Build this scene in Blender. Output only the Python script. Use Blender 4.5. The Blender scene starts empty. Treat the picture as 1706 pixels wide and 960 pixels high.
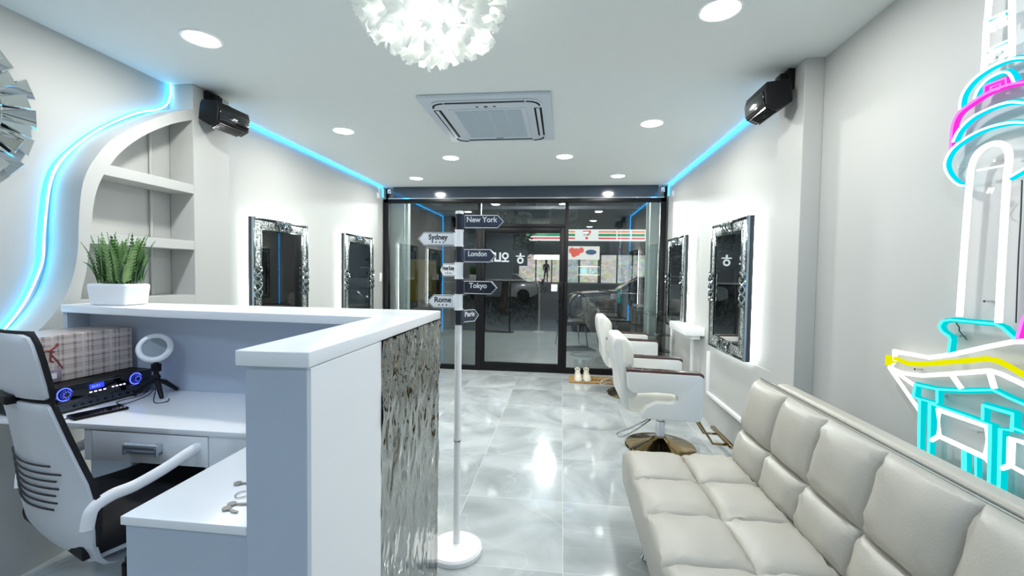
import bpy, bmesh, math, random
from mathutils import Vector, Matrix
random.seed(7)
PI = math.pi
S = bpy.context.scene
COL = S.collection
# ------------------------------------------------------------------ camera, world, exposure
cam_d = bpy.data.cameras.new('camera'); cam = bpy.data.objects.new('camera', cam_d); COL.objects.link(cam)
cam_d.sensor_width = 36.0; cam_d.lens = 726.83 / 1706 * 36; cam_d.clip_start = .02; cam_d.clip_end = 300
R3 = ((0.99343, 0.11347, 0.01390), (0.01800, -0.03527, -0.99922), (-0.11289, 0.99291, -0.03708))
r, d, f = (Vector(v) for v in R3)
M = Matrix(((r.x, -d.x, -f.x, 0), (r.y, -d.y, -f.y, 0), (r.z, -d.z, -f.z, 0), (0, 0, 0, 1)))
cam.matrix_world = Matrix.Translation((0, 0, 1.36)) @ M
S.camera = cam
S.view_settings.view_transform = 'Standard'; S.view_settings.look = 'None'
S.view_settings.gamma = 1; S.view_settings.use_curve_mapping = False
S.view_settings.exposure = 0.5
W = bpy.data.worlds.new('night'); S.world = W; W.use_nodes = True
W.node_tree.nodes['Background'].inputs[0].default_value = (.035, .05, .08, 1)
W.node_tree.nodes['Background'].inputs[1].default_value = .6
S.cycles.max_bounces = 12; S.cycles.diffuse_bounces = 6; S.cycles.glossy_bounces = 6
S.cycles.transparent_max_bounces = 24; S.cycles.sample_clamp_indirect = 8
DOWN_W = 8.0; BULB_W = 1.9
# the room's recessed downlights (x, y); the fittings are built further down
DOWNLIGHTS = [(-1.825, 2.05), (.664, 2.03), (-1.825, 3.49), (.664, 3.485), (-1.144, 4.39), (.006, 4.41),
              (-1.83, 5.33), (.64, 5.32), (-1.825, .75), (.664, .75), (-1.825, -.7), (.664, -.7)]

# ------------------------------------------------------------------ materials
def srgb(h):
    c = [int(h[i:i + 2], 16) / 255 for i in (0, 2, 4)]
    return tuple((x / 12.92 if x <= .04045 else ((x + .055) / 1.055) ** 2.4) for x in c) + (1,)
def mat(name, col, rough=.5, metal=0, spec=.5, bump=0, bscale=40, noise=0, nscale=6, emit=None, es=0, coat=0, trans=0):
    m = bpy.data.materials.new(name); m.use_nodes = True
    nt = m.node_tree; b = nt.nodes['Principled BSDF']
    c = srgb(col) if isinstance(col, str) else tuple(col) + (1,)
    b.inputs['Base Color'].default_value = c; b.inputs['Roughness'].default_value = rough
    b.inputs['Metallic'].default_value = metal; b.inputs['Specular IOR Level'].default_value = spec
    if coat: b.inputs['Coat Weight'].default_value = coat; b.inputs['Coat Roughness'].default_value = .05
    if trans: b.inputs['Transmission Weight'].default_value = trans
    tc = nt.nodes.new('ShaderNodeTexCoord')
    if noise:
        n = nt.nodes.new('ShaderNodeTexNoise'); n.inputs['Scale'].default_value = nscale; n.inputs['Detail'].default_value = 5
        nt.links.new(tc.outputs['Object'], n.inputs['Vector'])
        mx = nt.nodes.new('ShaderNodeMix'); mx.data_type = 'RGBA'
        mx.inputs[6].default_value = tuple(x * (1 - noise) for x in c[:3]) + (1,)
        mx.inputs[7].default_value = tuple(min(1, x * (1 + noise)) for x in c[:3]) + (1,)
        nt.links.new(n.outputs['Fac'], mx.inputs[0]); nt.links.new(mx.outputs[2], b.inputs['Base Color'])
    if bump:
        n = nt.nodes.new('ShaderNodeTexNoise'); n.inputs['Scale'].default_value = bscale; n.inputs['Detail'].default_value = 4
        nt.links.new(tc.outputs['Object'], n.inputs['Vector'])
        bp = nt.nodes.new('ShaderNodeBump'); bp.inputs['Strength'].default_value = bump; bp.inputs['Distance'].default_value = .01
        nt.links.new(n.outputs['Fac'], bp.inputs['Height']); nt.links.new(bp.outputs[0], b.inputs['Normal'])
    if emit:
        b.inputs['Emission Color'].default_value = srgb(emit) if isinstance(emit, str) else tuple(emit) + (1,)
        b.inputs['Emission Strength'].default_value = es
    return m
WALL = mat('wall paint', 'bcbdba', .55, spec=.3, bump=.03, bscale=60)
CEIL = mat('ceiling paint', 'e4e8e6', .8, spec=.2)
WHITE = mat('white laminate', 'f6f7f8', .28)
WHITEM = mat('white matt', 'e6e8ea', .5)
BLUELIT = mat('blue-lit white laminate', 'bdc8d6', .3, spec=.5)  # blue light from behind the camera is mixed into this laminate's colour
BLACK = mat('black metal', '08090b', .4, spec=.3)
BLACKP = mat('black plastic', '08080b', .5, spec=.3)
BLACKG = mat('gloss black', '08090c', .12, coat=.5)
CHROME = mat('chrome', 'd8dade', .08, metal=1)
GOLD = mat('dark gold chrome', 'a08a62', .12, metal=1)
DGREY = mat('dark grey', '33363a', .5)
NAVY = mat('navy enamel', '161a2c', .35)
SLATE = mat('slate enamel', '3a4254', .35)
SIGNW = mat('white enamel', 'f8f8f8', .35)
LEATHER = mat('cream leather', 'dcdcd8', .42, bump=.08, bscale=120)
LEATHER2 = mat('ivory leather', 'e8e6da', .45, bump=.08, bscale=120)
SOFA = mat('taupe leatherette', 'b0aca1', .4, spec=.45, bump=.08, bscale=160)
WOOD = mat('dark red wood', '4a2f28', .25, coat=.6, noise=.5, nscale=18)
MIRROR = mat('mirror', 'e4e8e8', .015, metal=1)
MIRBEV = mat('bevelled mirror strip', 'a4abab', .12, metal=1)
CHAIRW = mat('chair shell plastic', 'd4d6da', .35, bump=.05, bscale=200)
CHAIRB = mat('chair mesh fabric', '0a0a0e', .8, bump=.2, bscale=300)
LETTER = mat('white lettering', 'f4f4f4', .5)
INK = mat('dark lettering', '1a1a20', .5)
def glassmat(name, tint=(1, 1, 1), ior=1.5, rough=0.0):
    m = bpy.data.materials.new(name); m.use_nodes = True; nt = m.node_tree; nt.nodes.clear()
    o = nt.nodes.new('ShaderNodeOutputMaterial'); mx = nt.nodes.new('ShaderNodeMixShader')
    t = nt.nodes.new('ShaderNodeBsdfTransparent'); t.inputs[0].default_value = tuple(tint) + (1,)
    g = nt.nodes.new('ShaderNodeBsdfGlossy'); g.inputs['Roughness'].default_value = rough
    fr = nt.nodes.new('ShaderNodeFresnel'); fr.inputs[0].default_value = ior
    nt.links.new(fr.outputs[0], mx.inputs[0]); nt.links.new(t.outputs[0], mx.inputs[1]); nt.links.new(g.outputs[0], mx.inputs[2])
    nt.links.new(mx.outputs[0], o.inputs[0]); return m
GLASS = glassmat('window glass', (.93, .96, .95), 1.85)
ACREDGE = mat('acrylic edge', 'e6f0ee', .15, trans=.75)
ACRYL = glassmat('clear acrylic', (.93, .96, .95), 1.6)
def emis(name, col, s):
    m = bpy.data.materials.new(name); m.use_nodes = True; nt = m.node_tree; nt.nodes.clear()
    o = nt.nodes.new('ShaderNodeOutputMaterial'); e = nt.nodes.new('ShaderNodeEmission')
    e.inputs[0].default_value = (srgb(col) if isinstance(col, str) else tuple(col) + (1,)); e.inputs[1].default_value = s
    nt.links.new(e.outputs[0], o.inputs[0]); return m
LED = emis('blue led', (.03, .42, 1.0), 5.5)
LEDC = emis('led diffuser core', (.45, .9, 1.0), 5)
N_CYAN = emis('cyan neon', (.0, .58, .62), .8)
N_CYANB = emis('bright cyan neon', (.0, .62, .78), .9)
N_WHITE = emis('white neon', (1, .97, 1.0), 1.4)
N_PINK = emis('magenta neon', (.9, .03, .62), .85)
N_YEL = emis('yellow neon', (.8, .80, .0), .75)
BACKLIT = emis('mirror backlight', (.93, 1, .97), 20)
LAMPD = emis('downlight diffuser', (1, 1, .98), 14)
def floor_mat():
    m = bpy.data.materials.new('polished grey marble tile'); m.use_nodes = True; nt = m.node_tree; b = nt.nodes['Principled BSDF']
    N = nt.nodes.new; L = nt.links.new
    tc = N('ShaderNodeTexCoord'); sp = N('ShaderNodeSeparateXYZ'); L(tc.outputs['Object'], sp.inputs[0])
    def mth(op, a, b2=None, c=None):
        n = N('ShaderNodeMath'); n.operation = op
        for i, v in enumerate((a, b2, c)):
            if v is None: continue
            if isinstance(v, (int, float)): n.inputs[i].default_value = v
            else: L(v, n.inputs[i])
        return n.outputs[0]
    ux = mth('DIVIDE', mth('SUBTRACT', sp.outputs[0], .029), .57); uy = mth('DIVIDE', mth('SUBTRACT', sp.outputs[1], 1.943), .612)
    def line(u, w):
        fr = mth('FRACT', u); a = mth('MINIMUM', fr, mth('SUBTRACT', 1.0, fr)); return mth('LESS_THAN', a, w)
    grout = mth('MAXIMUM', line(ux, .0035), line(uy, .0033))
    fx = mth('FLOOR', ux); fy = mth('FLOOR', uy)
    cb = N('ShaderNodeCombineXYZ'); L(mth('MULTIPLY', fx, 3.7), cb.inputs[0]); L(mth('MULTIPLY', fy, 5.3), cb.inputs[1])
    va = N('ShaderNodeVectorMath'); va.operation = 'ADD'; L(tc.outputs['Object'], va.inputs[0]); L(cb.outputs[0], va.inputs[1])
    n1 = N('ShaderNodeTexNoise'); n1.inputs['Scale'].default_value = 1.6; n1.inputs['Detail'].default_value = 7; n1.inputs['Distortion'].default_value = 1.4
    L(va.outputs[0], n1.inputs['Vector'])
    n2 = N('ShaderNodeTexNoise'); n2.inputs['Scale'].default_value = 1.1; n2.inputs['Detail'].default_value = 3; n2.inputs['Distortion'].default_value = .9
    L(va.outputs[0], n2.inputs['Vector'])
    vein = mth('SUBTRACT', 1.0, mth('MULTIPLY', mth('ABSOLUTE', mth('SUBTRACT', n2.outputs['Fac'], .5)), 130.0))
    vein = mth('MAXIMUM', vein, 0.0)
    rp = N('ShaderNodeValToRGB'); rp.color_ramp.elements[0].position = .3; rp.color_ramp.elements[0].color = srgb('9aa0a0')
    rp.color_ramp.elements[1].position = .72; rp.color_ramp.elements[1].color = srgb('cdd2d2'); L(n1.outputs['Fac'], rp.inputs[0])
    m1 = N('ShaderNodeMix'); m1.data_type = 'RGBA'; L(mth('MULTIPLY', vein, .2), m1.inputs[0]); L(rp.outputs[0], m1.inputs[6]); m1.inputs[7].default_value = srgb('e6eaea')
    m2 = N('ShaderNodeMix'); m2.data_type = 'RGBA'; L(mth('MULTIPLY', grout, .7), m2.inputs[0]); L(m1.outputs[2], m2.inputs[6]); m2.inputs[7].default_value = srgb('dcdfde')
    L(m2.outputs[2], b.inputs['Base Color']); b.inputs['Roughness'].default_value = .07; b.inputs['Specular IOR Level'].default_value = .7
    return m
def hammered_mat():
    m = bpy.data.materials.new('hammered mirror steel'); m.use_nodes = True; nt = m.node_tree; b = nt.nodes['Principled BSDF']
    b.inputs['Metallic'].default_value = 1; b.inputs['Roughness'].default_value = .05; b.inputs['Base Color'].default_value = srgb('999b97')
    return m
def crystal_mat():
    m = bpy.data.materials.new('crushed crystal'); m.use_nodes = True; nt = m.node_tree; b = nt.nodes['Principled BSDF']
    b.inputs['Metallic'].default_value = .35; b.inputs['Roughness'].default_value = .35
    tc = nt.nodes.new('ShaderNodeTexCoord'); v = nt.nodes.new('ShaderNodeTexVoronoi'); v.inputs['Scale'].default_value = 110
    nt.links.new(tc.outputs['Object'], v.inputs['Vector'])
    rp = nt.nodes.new('ShaderNodeValToRGB'); rp.color_ramp.elements[0].color = (.05, .06, .057, 1); rp.color_ramp.elements[1].color = (.85, .9, .88, 1)
    rp.color_ramp.elements[0].position = .25; rp.color_ramp.elements[1].position = .95
    sx = nt.nodes.new('ShaderNodeSeparateColor'); nt.links.new(v.outputs['Color'], sx.inputs[0]); nt.links.new(sx.outputs[0], rp.inputs[0])
    nt.links.new(rp.outputs[0], b.inputs['Base Color'])
    bp = nt.nodes.new('ShaderNodeBump'); bp.inputs['Strength'].default_value = 1; bp.inputs['Distance'].default_value = .01
    nt.links.new(sx.outputs[1], bp.inputs['Height']); nt.links.new(bp.outputs[0], b.inputs['Normal']); return m
def plaid_mat():
    m = bpy.data.materials.new('plaid wrapping'); m.use_nodes = True; nt = m.node_tree; b = nt.nodes['Principled BSDF']; b.inputs['Roughness'].default_value = .3
    N = nt.nodes.new; L = nt.links.new; tc = N('ShaderNodeTexCoord'); sp = N('ShaderNodeSeparateXYZ'); L(tc.outputs['Object'], sp.inputs[0])
    def mth(op, a, b2=None):
        n = N('ShaderNodeMath'); n.operation = op
        for i, v in enumerate((a, b2)):
            if v is None: continue
            if isinstance(v, (int, float)): n.inputs[i].default_value = v
            else: L(v, n.inputs[i])
        return n.outputs[0]
    def band(src, per, offs, w):
        fr = mth('FRACT', mth('ADD', mth('DIVIDE', src, per), offs)); return mth('LESS_THAN', fr, w)
    s = mth('ADD', sp.outputs[0], sp.outputs[1])
    dark = None
    for src, per in ((s, .105), (sp.outputs[2], .062)):
        for o_, w_ in ((0, .07), (.14, .05), (.62, .1)):
            q = mth('MULTIPLY', band(src, per, o_, w_), .38); dark = q if dark is None else mth('ADD', dark, q)
    light = mth('MULTIPLY', mth('MAXIMUM', band(s, .105, .33, .09), band(sp.outputs[2], .062, .4, .1)), .6)
    m1 = N('ShaderNodeMix'); m1.data_type = 'RGBA'; L(dark, m1.inputs[0]); m1.inputs[6].default_value = srgb('dccbc2'); m1.inputs[7].default_value = srgb('5c4c4c')
    m2 = N('ShaderNodeMix'); m2.data_type = 'RGBA'; L(light, m2.inputs[0]); L(m1.outputs[2], m2.inputs[6]); m2.inputs[7].default_value = srgb('ece2da')
    L(m2.outputs[2], b.inputs['Base Color']); return m
def shopwin_mat(name, s, hue):
    m = bpy.data.materials.new(name); m.use_nodes = True; nt = m.node_tree; nt.nodes.clear(); N = nt.nodes.new; L = nt.links.new
    o = N('ShaderNodeOutputMaterial'); e = N('ShaderNodeEmission'); tc = N('ShaderNodeTexCoord'); mp = N('ShaderNodeMapping'); mp.inputs['Scale'].default_value = (2.2, 1, 3.2)
    L(tc.outputs['Object'], mp.inputs[0]); v = N('ShaderNodeTexVoronoi'); v.inputs['Scale'].default_value = 1.7; L(mp.outputs[0], v.inputs['Vector'])
    hs = N('ShaderNodeHueSaturation'); hs.inputs['Saturation'].default_value = .6; hs.inputs['Value'].default_value = .9; L(v.outputs['Color'], hs.inputs['Color'])
    mx = N('ShaderNodeMix'); mx.data_type = 'RGBA'; mx.inputs[0].default_value = .42; L(hs.outputs[0], mx.inputs[6]); mx.inputs[7].default_value = srgb(hue)
    L(mx.outputs[2], e.inputs[0]); e.inputs[1].default_value = s; L(e.outputs[0], o.inputs[0]); return m
def petal_mat():
    m = bpy.data.materials.new('frosted petal'); m.use_nodes = True; nt = m.node_tree; nt.nodes.clear(); N = nt.nodes.new; L = nt.links.new
    o = N('ShaderNodeOutputMaterial'); a = N('ShaderNodeBsdfDiffuse'); a.inputs[0].default_value = (.92, .94, .92, 1)
    t = N('ShaderNodeBsdfTranslucent'); t.inputs[0].default_value = (.95, .96, .94, 1); mx = N('ShaderNodeMixShader'); mx.inputs[0].default_value = .5
    g = N('ShaderNodeBsdfGlossy'); g.inputs['Roughness'].default_value = .2; m2 = N('ShaderNodeMixShader'); m2.inputs[0].default_value = .08
    L(a.outputs[0], mx.inputs[1]); L(t.outputs[0], mx.inputs[2]); L(mx.outputs[0], m2.inputs[1]); L(g.outputs[0], m2.inputs[2]); L(m2.outputs[0], o.inputs[0]); return m

# ------------------------------------------------------------------ mesh builder
class MB:
    def __init__(s): s.bm = bmesh.new()
    def add(s, vs, fs):
        b = [s.bm.verts.new(v) for v in vs]
        for q in fs:
            try: s.bm.faces.new([b[i] for i in q])
            except ValueError: pass
        return s
    def box(s, x0, x1, y0, y1, z0, z1, bev=0, M=None, seg=2):
        t = bmesh.new(); bmesh.ops.create_cube(t, size=1)
        for v in t.verts: v.co = Vector(((x0 + x1) / 2 + v.co.x * (x1 - x0), (y0 + y1) / 2 + v.co.y * (y1 - y0), (z0 + z1) / 2 + v.co.z * (z1 - z0)))
        if bev: bmesh.ops.bevel(t, geom=t.edges[:], offset=bev, segments=seg, profile=.5, affect='EDGES')
        return s.merge(t, M)
    def merge(s, t, M=None):
        if M is not None:
            for v in t.verts: v.co = M @ v.co
        t.verts.index_update(); vs = [v.co.copy() for v in t.verts]; fs = [[v.index for v in q.verts] for q in t.faces]
        t.free(); return s.add(vs, fs)
    def tube(s, pts, rad, n=10, closed=False, flat=None):
        P = [Vector(p) for p in pts]; m = len(P); rr = rad if isinstance(rad, (list, tuple)) else [rad] * m
        T = []
        for i in range(m):
            a = P[(i - 1) % m] if (closed or i > 0) else P[i]; b = P[(i + 1) % m] if (closed or i < m - 1) else P[i]
            T.append((b - a).normalized() if (b - a).length > 1e-9 else Vector((0, 0, 1)))
        up = Vector((0, 0, 1)) if abs(T[0].z) < .9 else Vector((1, 0, 0))
        nrm = (up - T[0] * up.dot(T[0])).normalized(); vs = []
        for i in range(m):
            nrm = nrm - T[i] * nrm.dot(T[i])
            if nrm.length < 1e-6: nrm = T[i].orthogonal()
            nrm.normalize(); bi = T[i].cross(nrm)
            k = 1.0
            if 0 < i < m - 1 or closed:
                a = P[i] - P[i - 1]; b = P[(i + 1) % m] - P[i]
                if a.length > 1e-9 and b.length > 1e-9: k = 1 / max(.6, math.cos(a.angle(b) / 2))
            for j in range(n):
                an = 2 * PI * j / n; fl = flat if flat else 1
                vs.append(P[i] + (nrm * math.cos(an) * fl + bi * math.sin(an)) * rr[i] * (k if m < 60 else 1))
        fs = []
        for i in range(m if closed else m - 1):
            i2 = (i + 1) % m
            for j in range(n): fs.append((i * n + j, i * n + (j + 1) % n, i2 * n + (j + 1) % n, i2 * n + j))
        if not closed: fs.append(tuple(range(n))[::-1]); fs.append(tuple((m - 1) * n + j for j in range(n)))
        return s.add(vs, fs)
    def lathe(s, prof, c=(0, 0, 0), n=32, M=None):
        vs = []; fs = []
        for (rr, z) in prof:
            for j in range(n): a = 2 * PI * j / n; vs.append(Vector((rr * math.cos(a), rr * math.sin(a), z)))
        for i in range(len(prof) - 1):
            for j in range(n): fs.append((i * n + j, i * n + (j + 1) % n, (i + 1) * n + (j + 1) % n, (i + 1) * n + j))
        if prof[0][0] > 1e-6: fs.append(tuple(range(n))[::-1])
        if prof[-1][0] > 1e-6: fs.append(tuple((len(prof) - 1) * n + j for j in range(n)))
        vs = [(M @ v if M is not None else v) + Vector(c) for v in vs]
        return s.add(vs, fs)
    def prism(s, poly, a0, a1, axis='y', bev=0):
        """poly in the plane across the axis; axis x: (y,z), y: (x,z), z: (x,y)"""
        def P(p, a): return {'x': (a, p[0], p[1]), 'y': (p[0], a, p[1]), 'z': (p[0], p[1], a)}[axis]
        n = len(poly); t = bmesh.new()
        A = [t.verts.new(P(p, a0)) for p in poly]; B = [t.verts.new(P(p, a1)) for p in poly]
        t.faces.new(A); t.faces.new(B[::-1])
        for i in range(n): t.faces.new((A[i], B[i], B[(i + 1) % n], A[(i + 1) % n]))
        bmesh.ops.recalc_face_normals(t, faces=t.faces[:])
        if bev: bmesh.ops.bevel(t, geom=t.edges[:], offset=bev, segments=3, profile=.5, affect='EDGES')
        return s.merge(t)
    def strip(s, A, B, a0, a1, axis='x'):
        """closed band between two equal-length polylines, extruded along the axis"""
        for i in range(len(A) - 1): s.prism([A[i], A[i + 1], B[i + 1], B[i]], a0, a1, axis)
        return s
    def sphere(s, c, rx, ry=None, rz=None, u=16, v=10, M=None):
        t = bmesh.new(); bmesh.ops.create_uvsphere(t, u_segments=u, v_segments=v, radius=1)
        ry = ry or rx; rz = rz or rx
        for q in t.verts: q.co = Vector((q.co.x * rx, q.co.y * ry, q.co.z * rz))
        if M is not None:
            for q in t.verts: q.co = M @ q.co
        for q in t.verts: q.co += Vector(c)
        return s.merge(t)
    def build(s, name, m, parent=None, world=True, smooth=35):
        bm = s.bm
        if smooth: bmesh.ops.remove_doubles(bm, verts=bm.verts, dist=1e-5)
        bmesh.ops.recalc_face_normals(bm, faces=bm.faces[:])
        if parent is not None and world:
            c = ORIG.get(parent.name, Vector((0, 0, 0)))
            for v in bm.verts: v.co -= c
        off = ORIG.get(parent.name, Vector((0, 0, 0))) if (parent is not None and world) else Vector((0, 0, 0))
        me = bpy.data.meshes.new(name); bm.to_mesh(me); bm.free(); me.materials.append(m)
        if smooth:
            me.polygons.foreach_set('use_smooth', [True] * len(me.polygons)); me.set_sharp_from_angle(angle=math.radians(smooth))
        o = bpy.data.objects.new(name, me); COL.objects.link(o)
        if parent is not None: o.parent = parent
        ORIG[o.name] = off
        return o
ORIG = {}
def thing(name, label, cat, loc=(0, 0, 0), rz=0, group=None, kind=None):
    o = bpy.data.objects.new(name, None); o.empty_display_size = .1; COL.objects.link(o); o.location = loc; o.rotation_euler = (0, 0, rz)
    if label: o['label'] = label
    if cat: o['category'] = cat
    if group: o['group'] = group
    if kind: o['kind'] = kind
    ORIG[o.name] = Vector(loc); return o
def tag(o, label, cat, group=None, kind=None):
    o['label'] = label; o['category'] = cat
    if group: o['group'] = group
    if kind: o['kind'] = kind
    return o
def struct(o): o['kind'] = 'structure'; return o
def copy_tree(o, parent=None):
    c = o.copy(); COL.objects.link(c); c.parent = parent
    for ch in list(o.children): copy_tree(ch, c)
    return c
def text(name, body, size, m, parent, loc, rot, ext=.0006, bold=0, sx=1, mirror=False, world=True):
    cu = bpy.data.curves.new(name, 'FONT'); cu.body = body; cu.size = size; cu.extrude = ext; cu.offset = bold; cu.align_x = 'CENTER'; cu.align_y = 'CENTER'
    t = bpy.data.objects.new('tmp', cu); COL.objects.link(t)
    dg = bpy.context.evaluated_depsgraph_get(); dg.update()
    me = bpy.data.meshes.new_from_object(t.evaluated_get(dg)); COL.objects.unlink(t); bpy.data.objects.remove(t)
    Mx = Matrix.Translation(loc) @ Matrix.Rotation(rot[2], 4, 'Z') @ Matrix.Rotation(rot[0], 4, 'X') @ Matrix.Diagonal((-sx if mirror else sx, 1, 1, 1))
    if parent is not None and world: Mx = Matrix.Translation(-ORIG.get(parent.name, Vector((0, 0, 0)))) @ Mx
    me.transform(Mx)
    if mirror: me.flip_normals()
    me.materials.clear(); me.materials.append(m)
    o = bpy.data.objects.new(name, me); COL.objects.link(o)
    if parent is not None: o.parent = parent
    return o
def catmull(P, k=8, closed=False):
    P = [Vector(p) for p in P]; n = len(P); out = []
    for i in range(n if closed else n - 1):
        a = P[(i - 1) % n] if (closed or i > 0) else P[i]; b = P[i]; c = P[(i + 1) % n]; d_ = P[(i + 2) % n] if (closed or i + 2 < n) else P[(i + 1) % n]
        for j in range(k):
            t = j / k
            out.append(.5 * ((2 * b) + (c - a) * t + (2 * a - 5 * b + 4 * c - d_) * t * t + (3 * b - a - 3 * c + d_) * t ** 3))
    if not closed: out.append(P[-1])
    return out

# ------------------------------------------------------------------ room shell
XL, XR, YF, YB, ZC = -2.5, 1.36, 5.9, -1.6, 2.515
struct(MB().box(XL - .1, XR + .1, YB - .1, YF + .02, -.1, 0).build('floor', floor_mat(), smooth=0))
struct(MB().box(XL - .1, XR + .1, YB - .1, YF + .1, ZC, ZC + .1).build('ceiling', CEIL, smooth=0))
struct(MB().box(XL - .1, XL, YB - .1, YF + .1, 0, ZC).build('wall_left', WALL, smooth=0))
struct(MB().box(XR, XR + .1, YB - .1, YF + .1, 0, ZC).build('wall_right', WALL, smooth=0))
struct(MB().box(XL, XR, YB - .1, YB, 0, ZC).build('wall_back', WALL, smooth=0))
struct(MB().box(1.262, XR, 2.512, 2.79, 0, ZC, .003).build('trim_1', WALL, smooth=0))       # pilaster on the right wall
struct(MB().box(XR - .012, XR, YB, 2.512, 0, .1, .002).build('baseboard_right', WHITEM, smooth=0))
SOFFM = mat('gloss dark blue grey panel', '3d4754', .12, spec=.6)
struct(MB().box(-2.345, 1.225, YF - .02, YF + .06, 2.36, ZC - .002).build('trim_2', SOFFM, smooth=0))
struct(MB().box(-2.42, 1.30, YF - .03, YF + .06, 2.345, 2.362, .002).build('trim_3', CHROME, smooth=0))
# wainscot board on the right wall
w = thing('wall_panel', 'white moulded wainscot board under the nearer mirror on the right wall', 'wall panel', (XR, 3.65, .28))
MB().box(XR - .008, XR, 2.84, 4.15, .28, .735).build('board', WALL, w)
mb = MB()
mb.box(XR - .03, XR, 4.12, 4.15, .28, .66, .004); mb.box(XR - .03, XR, 2.84, 4.15, .265, .295, .004)
mb.build('moulding', WHITE, w)
# second wainscot board further down the wall
w = thing('wall_panel', 'white moulded wainscot board by the storefront under the shelf', 'wall panel', (XR, 5.1, .28))
MB().box(XR - .008, XR, 4.40, 5.75, .28, .735).build('board', WALL, w)
mb = MB(); mb.box(XR - .03, XR, 4.62, 4.66, .1, .70, .004); mb.box(XR - .03, XR, 5.50, 5.53, .1, .74, .004); mb.build('moulding', WHITE, w)

# ------------------------------------------------------------------ storefront
fr = thing('window_1', None, None, (-.6, YF, 0), kind='structure')
FY0, FY1 = YF - .03, YF + .05
mb = MB()
mb.box(-2.485, -2.412, FY0, FY1, 0, 2.345, .003); mb.box(1.258, 1.325, FY0, FY1, 0, 2.345, .003)
mb.box(-2.485, 1.325, FY0, FY1, 2.295, 2.345, .003)
mb.box(-1.150, -1.108, FY0, FY1, 1.99, 2.295, .003); mb.box(-1.165, -1.095, FY0, FY1, 0, 1.99, .003)
mb.box(.028, .078, FY0, FY1, 0, 2.295, .003)
mb.box(-1.108, .028, FY0, FY1, 1.955, 2.005, .003)
mb.box(-2.412, -1.165, FY0, FY1, 0, .058, .003); mb.box(.078, 1.258, FY0, FY1, 0, .075, .003)
mb.build('frame', BLACK, fr)
for (x0, x1, z0, z1) in ((-2.412, -1.16, .058, 2.295), (.078, 1.258, .075, 2.295), (-1.11, .028, 2.005, 2.295)):
    MB().box(x0, x1, YF + .002, YF + .010, z0, z1).build('pane', GLASS, fr, smooth=0)
dr = thing('door_1', None, None, (-.54, YF, 0), kind='structure')
mb = MB()
mb.box(-1.095, -1.047, FY0, FY1 - .01, .01, 1.955, .003); mb.box(-.035, .028, FY0, FY1 - .01, .01, 1.955, .003)
mb.box(-1.047, -.035, FY0, FY1 - .01, 1.885, 1.955, .003); mb.box(-1.047, -.035, FY0, FY1 - .01, .01, .115, .003)
mb.build('leaf_frame', BLACK, dr)
MB().box(-1.047, -.035, YF + .002, YF + .010, .115, 1.885).build('pane', GLASS, dr, smooth=0)
mb = MB(); mb.box(-.03, .02, YF - .055, FY0, .88, 1.24, .006); mb.tube([(-.028, YF - .05, .96), (-.028, YF - .085, .98), (-.028, YF - .085, 1.17), (-.028, YF - .05, 1.19)], .009)
mb.box(.035, .07, YF - .05, FY0, .66, 1.24, .008)
mb.build('door_handle', BLACKP, dr)
MB().box(-.14, -.055, YF - .002, YF + .001, 1.105, 1.20).build('door_sticker', SIGNW, dr, smooth=0)['label'] = 'blank white square sticker'
# lettering fixed to the glass, seen from behind
lt = thing('street_sign', 'dark sign stand outside with white reversed letters seen through the glass door', 'sign', (-1.3, 9.9, -.03))
K_ = 9.9 / 5.9
def KK(x, z): return x * K_, 1.36 + (z - 1.36) * K_
def bar(mb, x0, x1, z0, z1):
    a, b = KK(x0, z0); c, e_ = KK(x1, z1); mb.box(a, c, 9.84, 9.87, b, e_)
def ring(mb, cx, cz, r_, w=.011):
    a, b = KK(cx, cz); mb.tube([(a + r_ * K_ * math.cos(q), 9.855, b + r_ * K_ * math.sin(q)) for q in [2 * PI * i / 24 for i in range(24)]], w * K_, n=6, closed=True)
LETLIT = emis('lit white letter', (.9, .95, 1), .8)
mb = MB(); bar(mb, -.955, -.935, 1.49, 1.615); bar(mb, -.985, -.955, 1.54, 1.56); mb.build('letter', LETLIT, lt, smooth=0)
mb = MB(); bar(mb, -.915, -.893, 1.495, 1.62); bar(mb, -.915, -.825, 1.495, 1.52); bar(mb, -.847, -.825, 1.495, 1.62); mb.build('letter', LETLIT, lt, smooth=0)
mb = MB(); ring(mb, -.765, 1.575, .036); bar(mb, -.815, -.715, 1.492, 1.512); bar(mb, -.773, -.757, 1.51, 1.54); mb.build('letter', LETLIT, lt, smooth=0)
mb = MB(); ring(mb, -.56, 1.515, .034); bar(mb, -.62, -.50, 1.565, 1.58); bar(mb, -.57, -.55, 1.58, 1.615); mb.build('letter', LETLIT, lt, smooth=0)
mb = MB(); mb.box(-1.85, -1.13, 9.88, 9.92, 1.15, 2.35); mb.box(-1.13, -.78, 9.88, 9.90, 1.50, 1.86); mb.build('sign_board', BLACK, lt, smooth=0)
mb = MB(); mb.box(-1.83, -1.79, 9.89, 9.93, -.03, 1.2); mb.box(-1.19, -1.15, 9.89, 9.93, -.03, 1.2); mb.box(-1.9, -1.08, 9.78, 10.04, -.05, -.01); mb.build('stand', BLACK, lt, smooth=0)
lt = thing('window_lettering', 'large dark letters seen from behind on the glass above the door', 'sign letters', (-.1, YF + .02, 2.0))
text('letter', 'O', .30, INK, lt, (-.52, YF + .03, 2.06), (PI / 2, 0, 0), .002, .004, mirror=True)
text('letter', 'A', .30, INK, lt, (-.14, YF + .03, 2.10), (PI / 2, 0, 0), .002, .004, mirror=True)
text('letter', 'S', .34, INK, lt, (.14, YF + .03, 2.07), (PI / 2, 0, 0), .002, .004, mirror=True)

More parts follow.
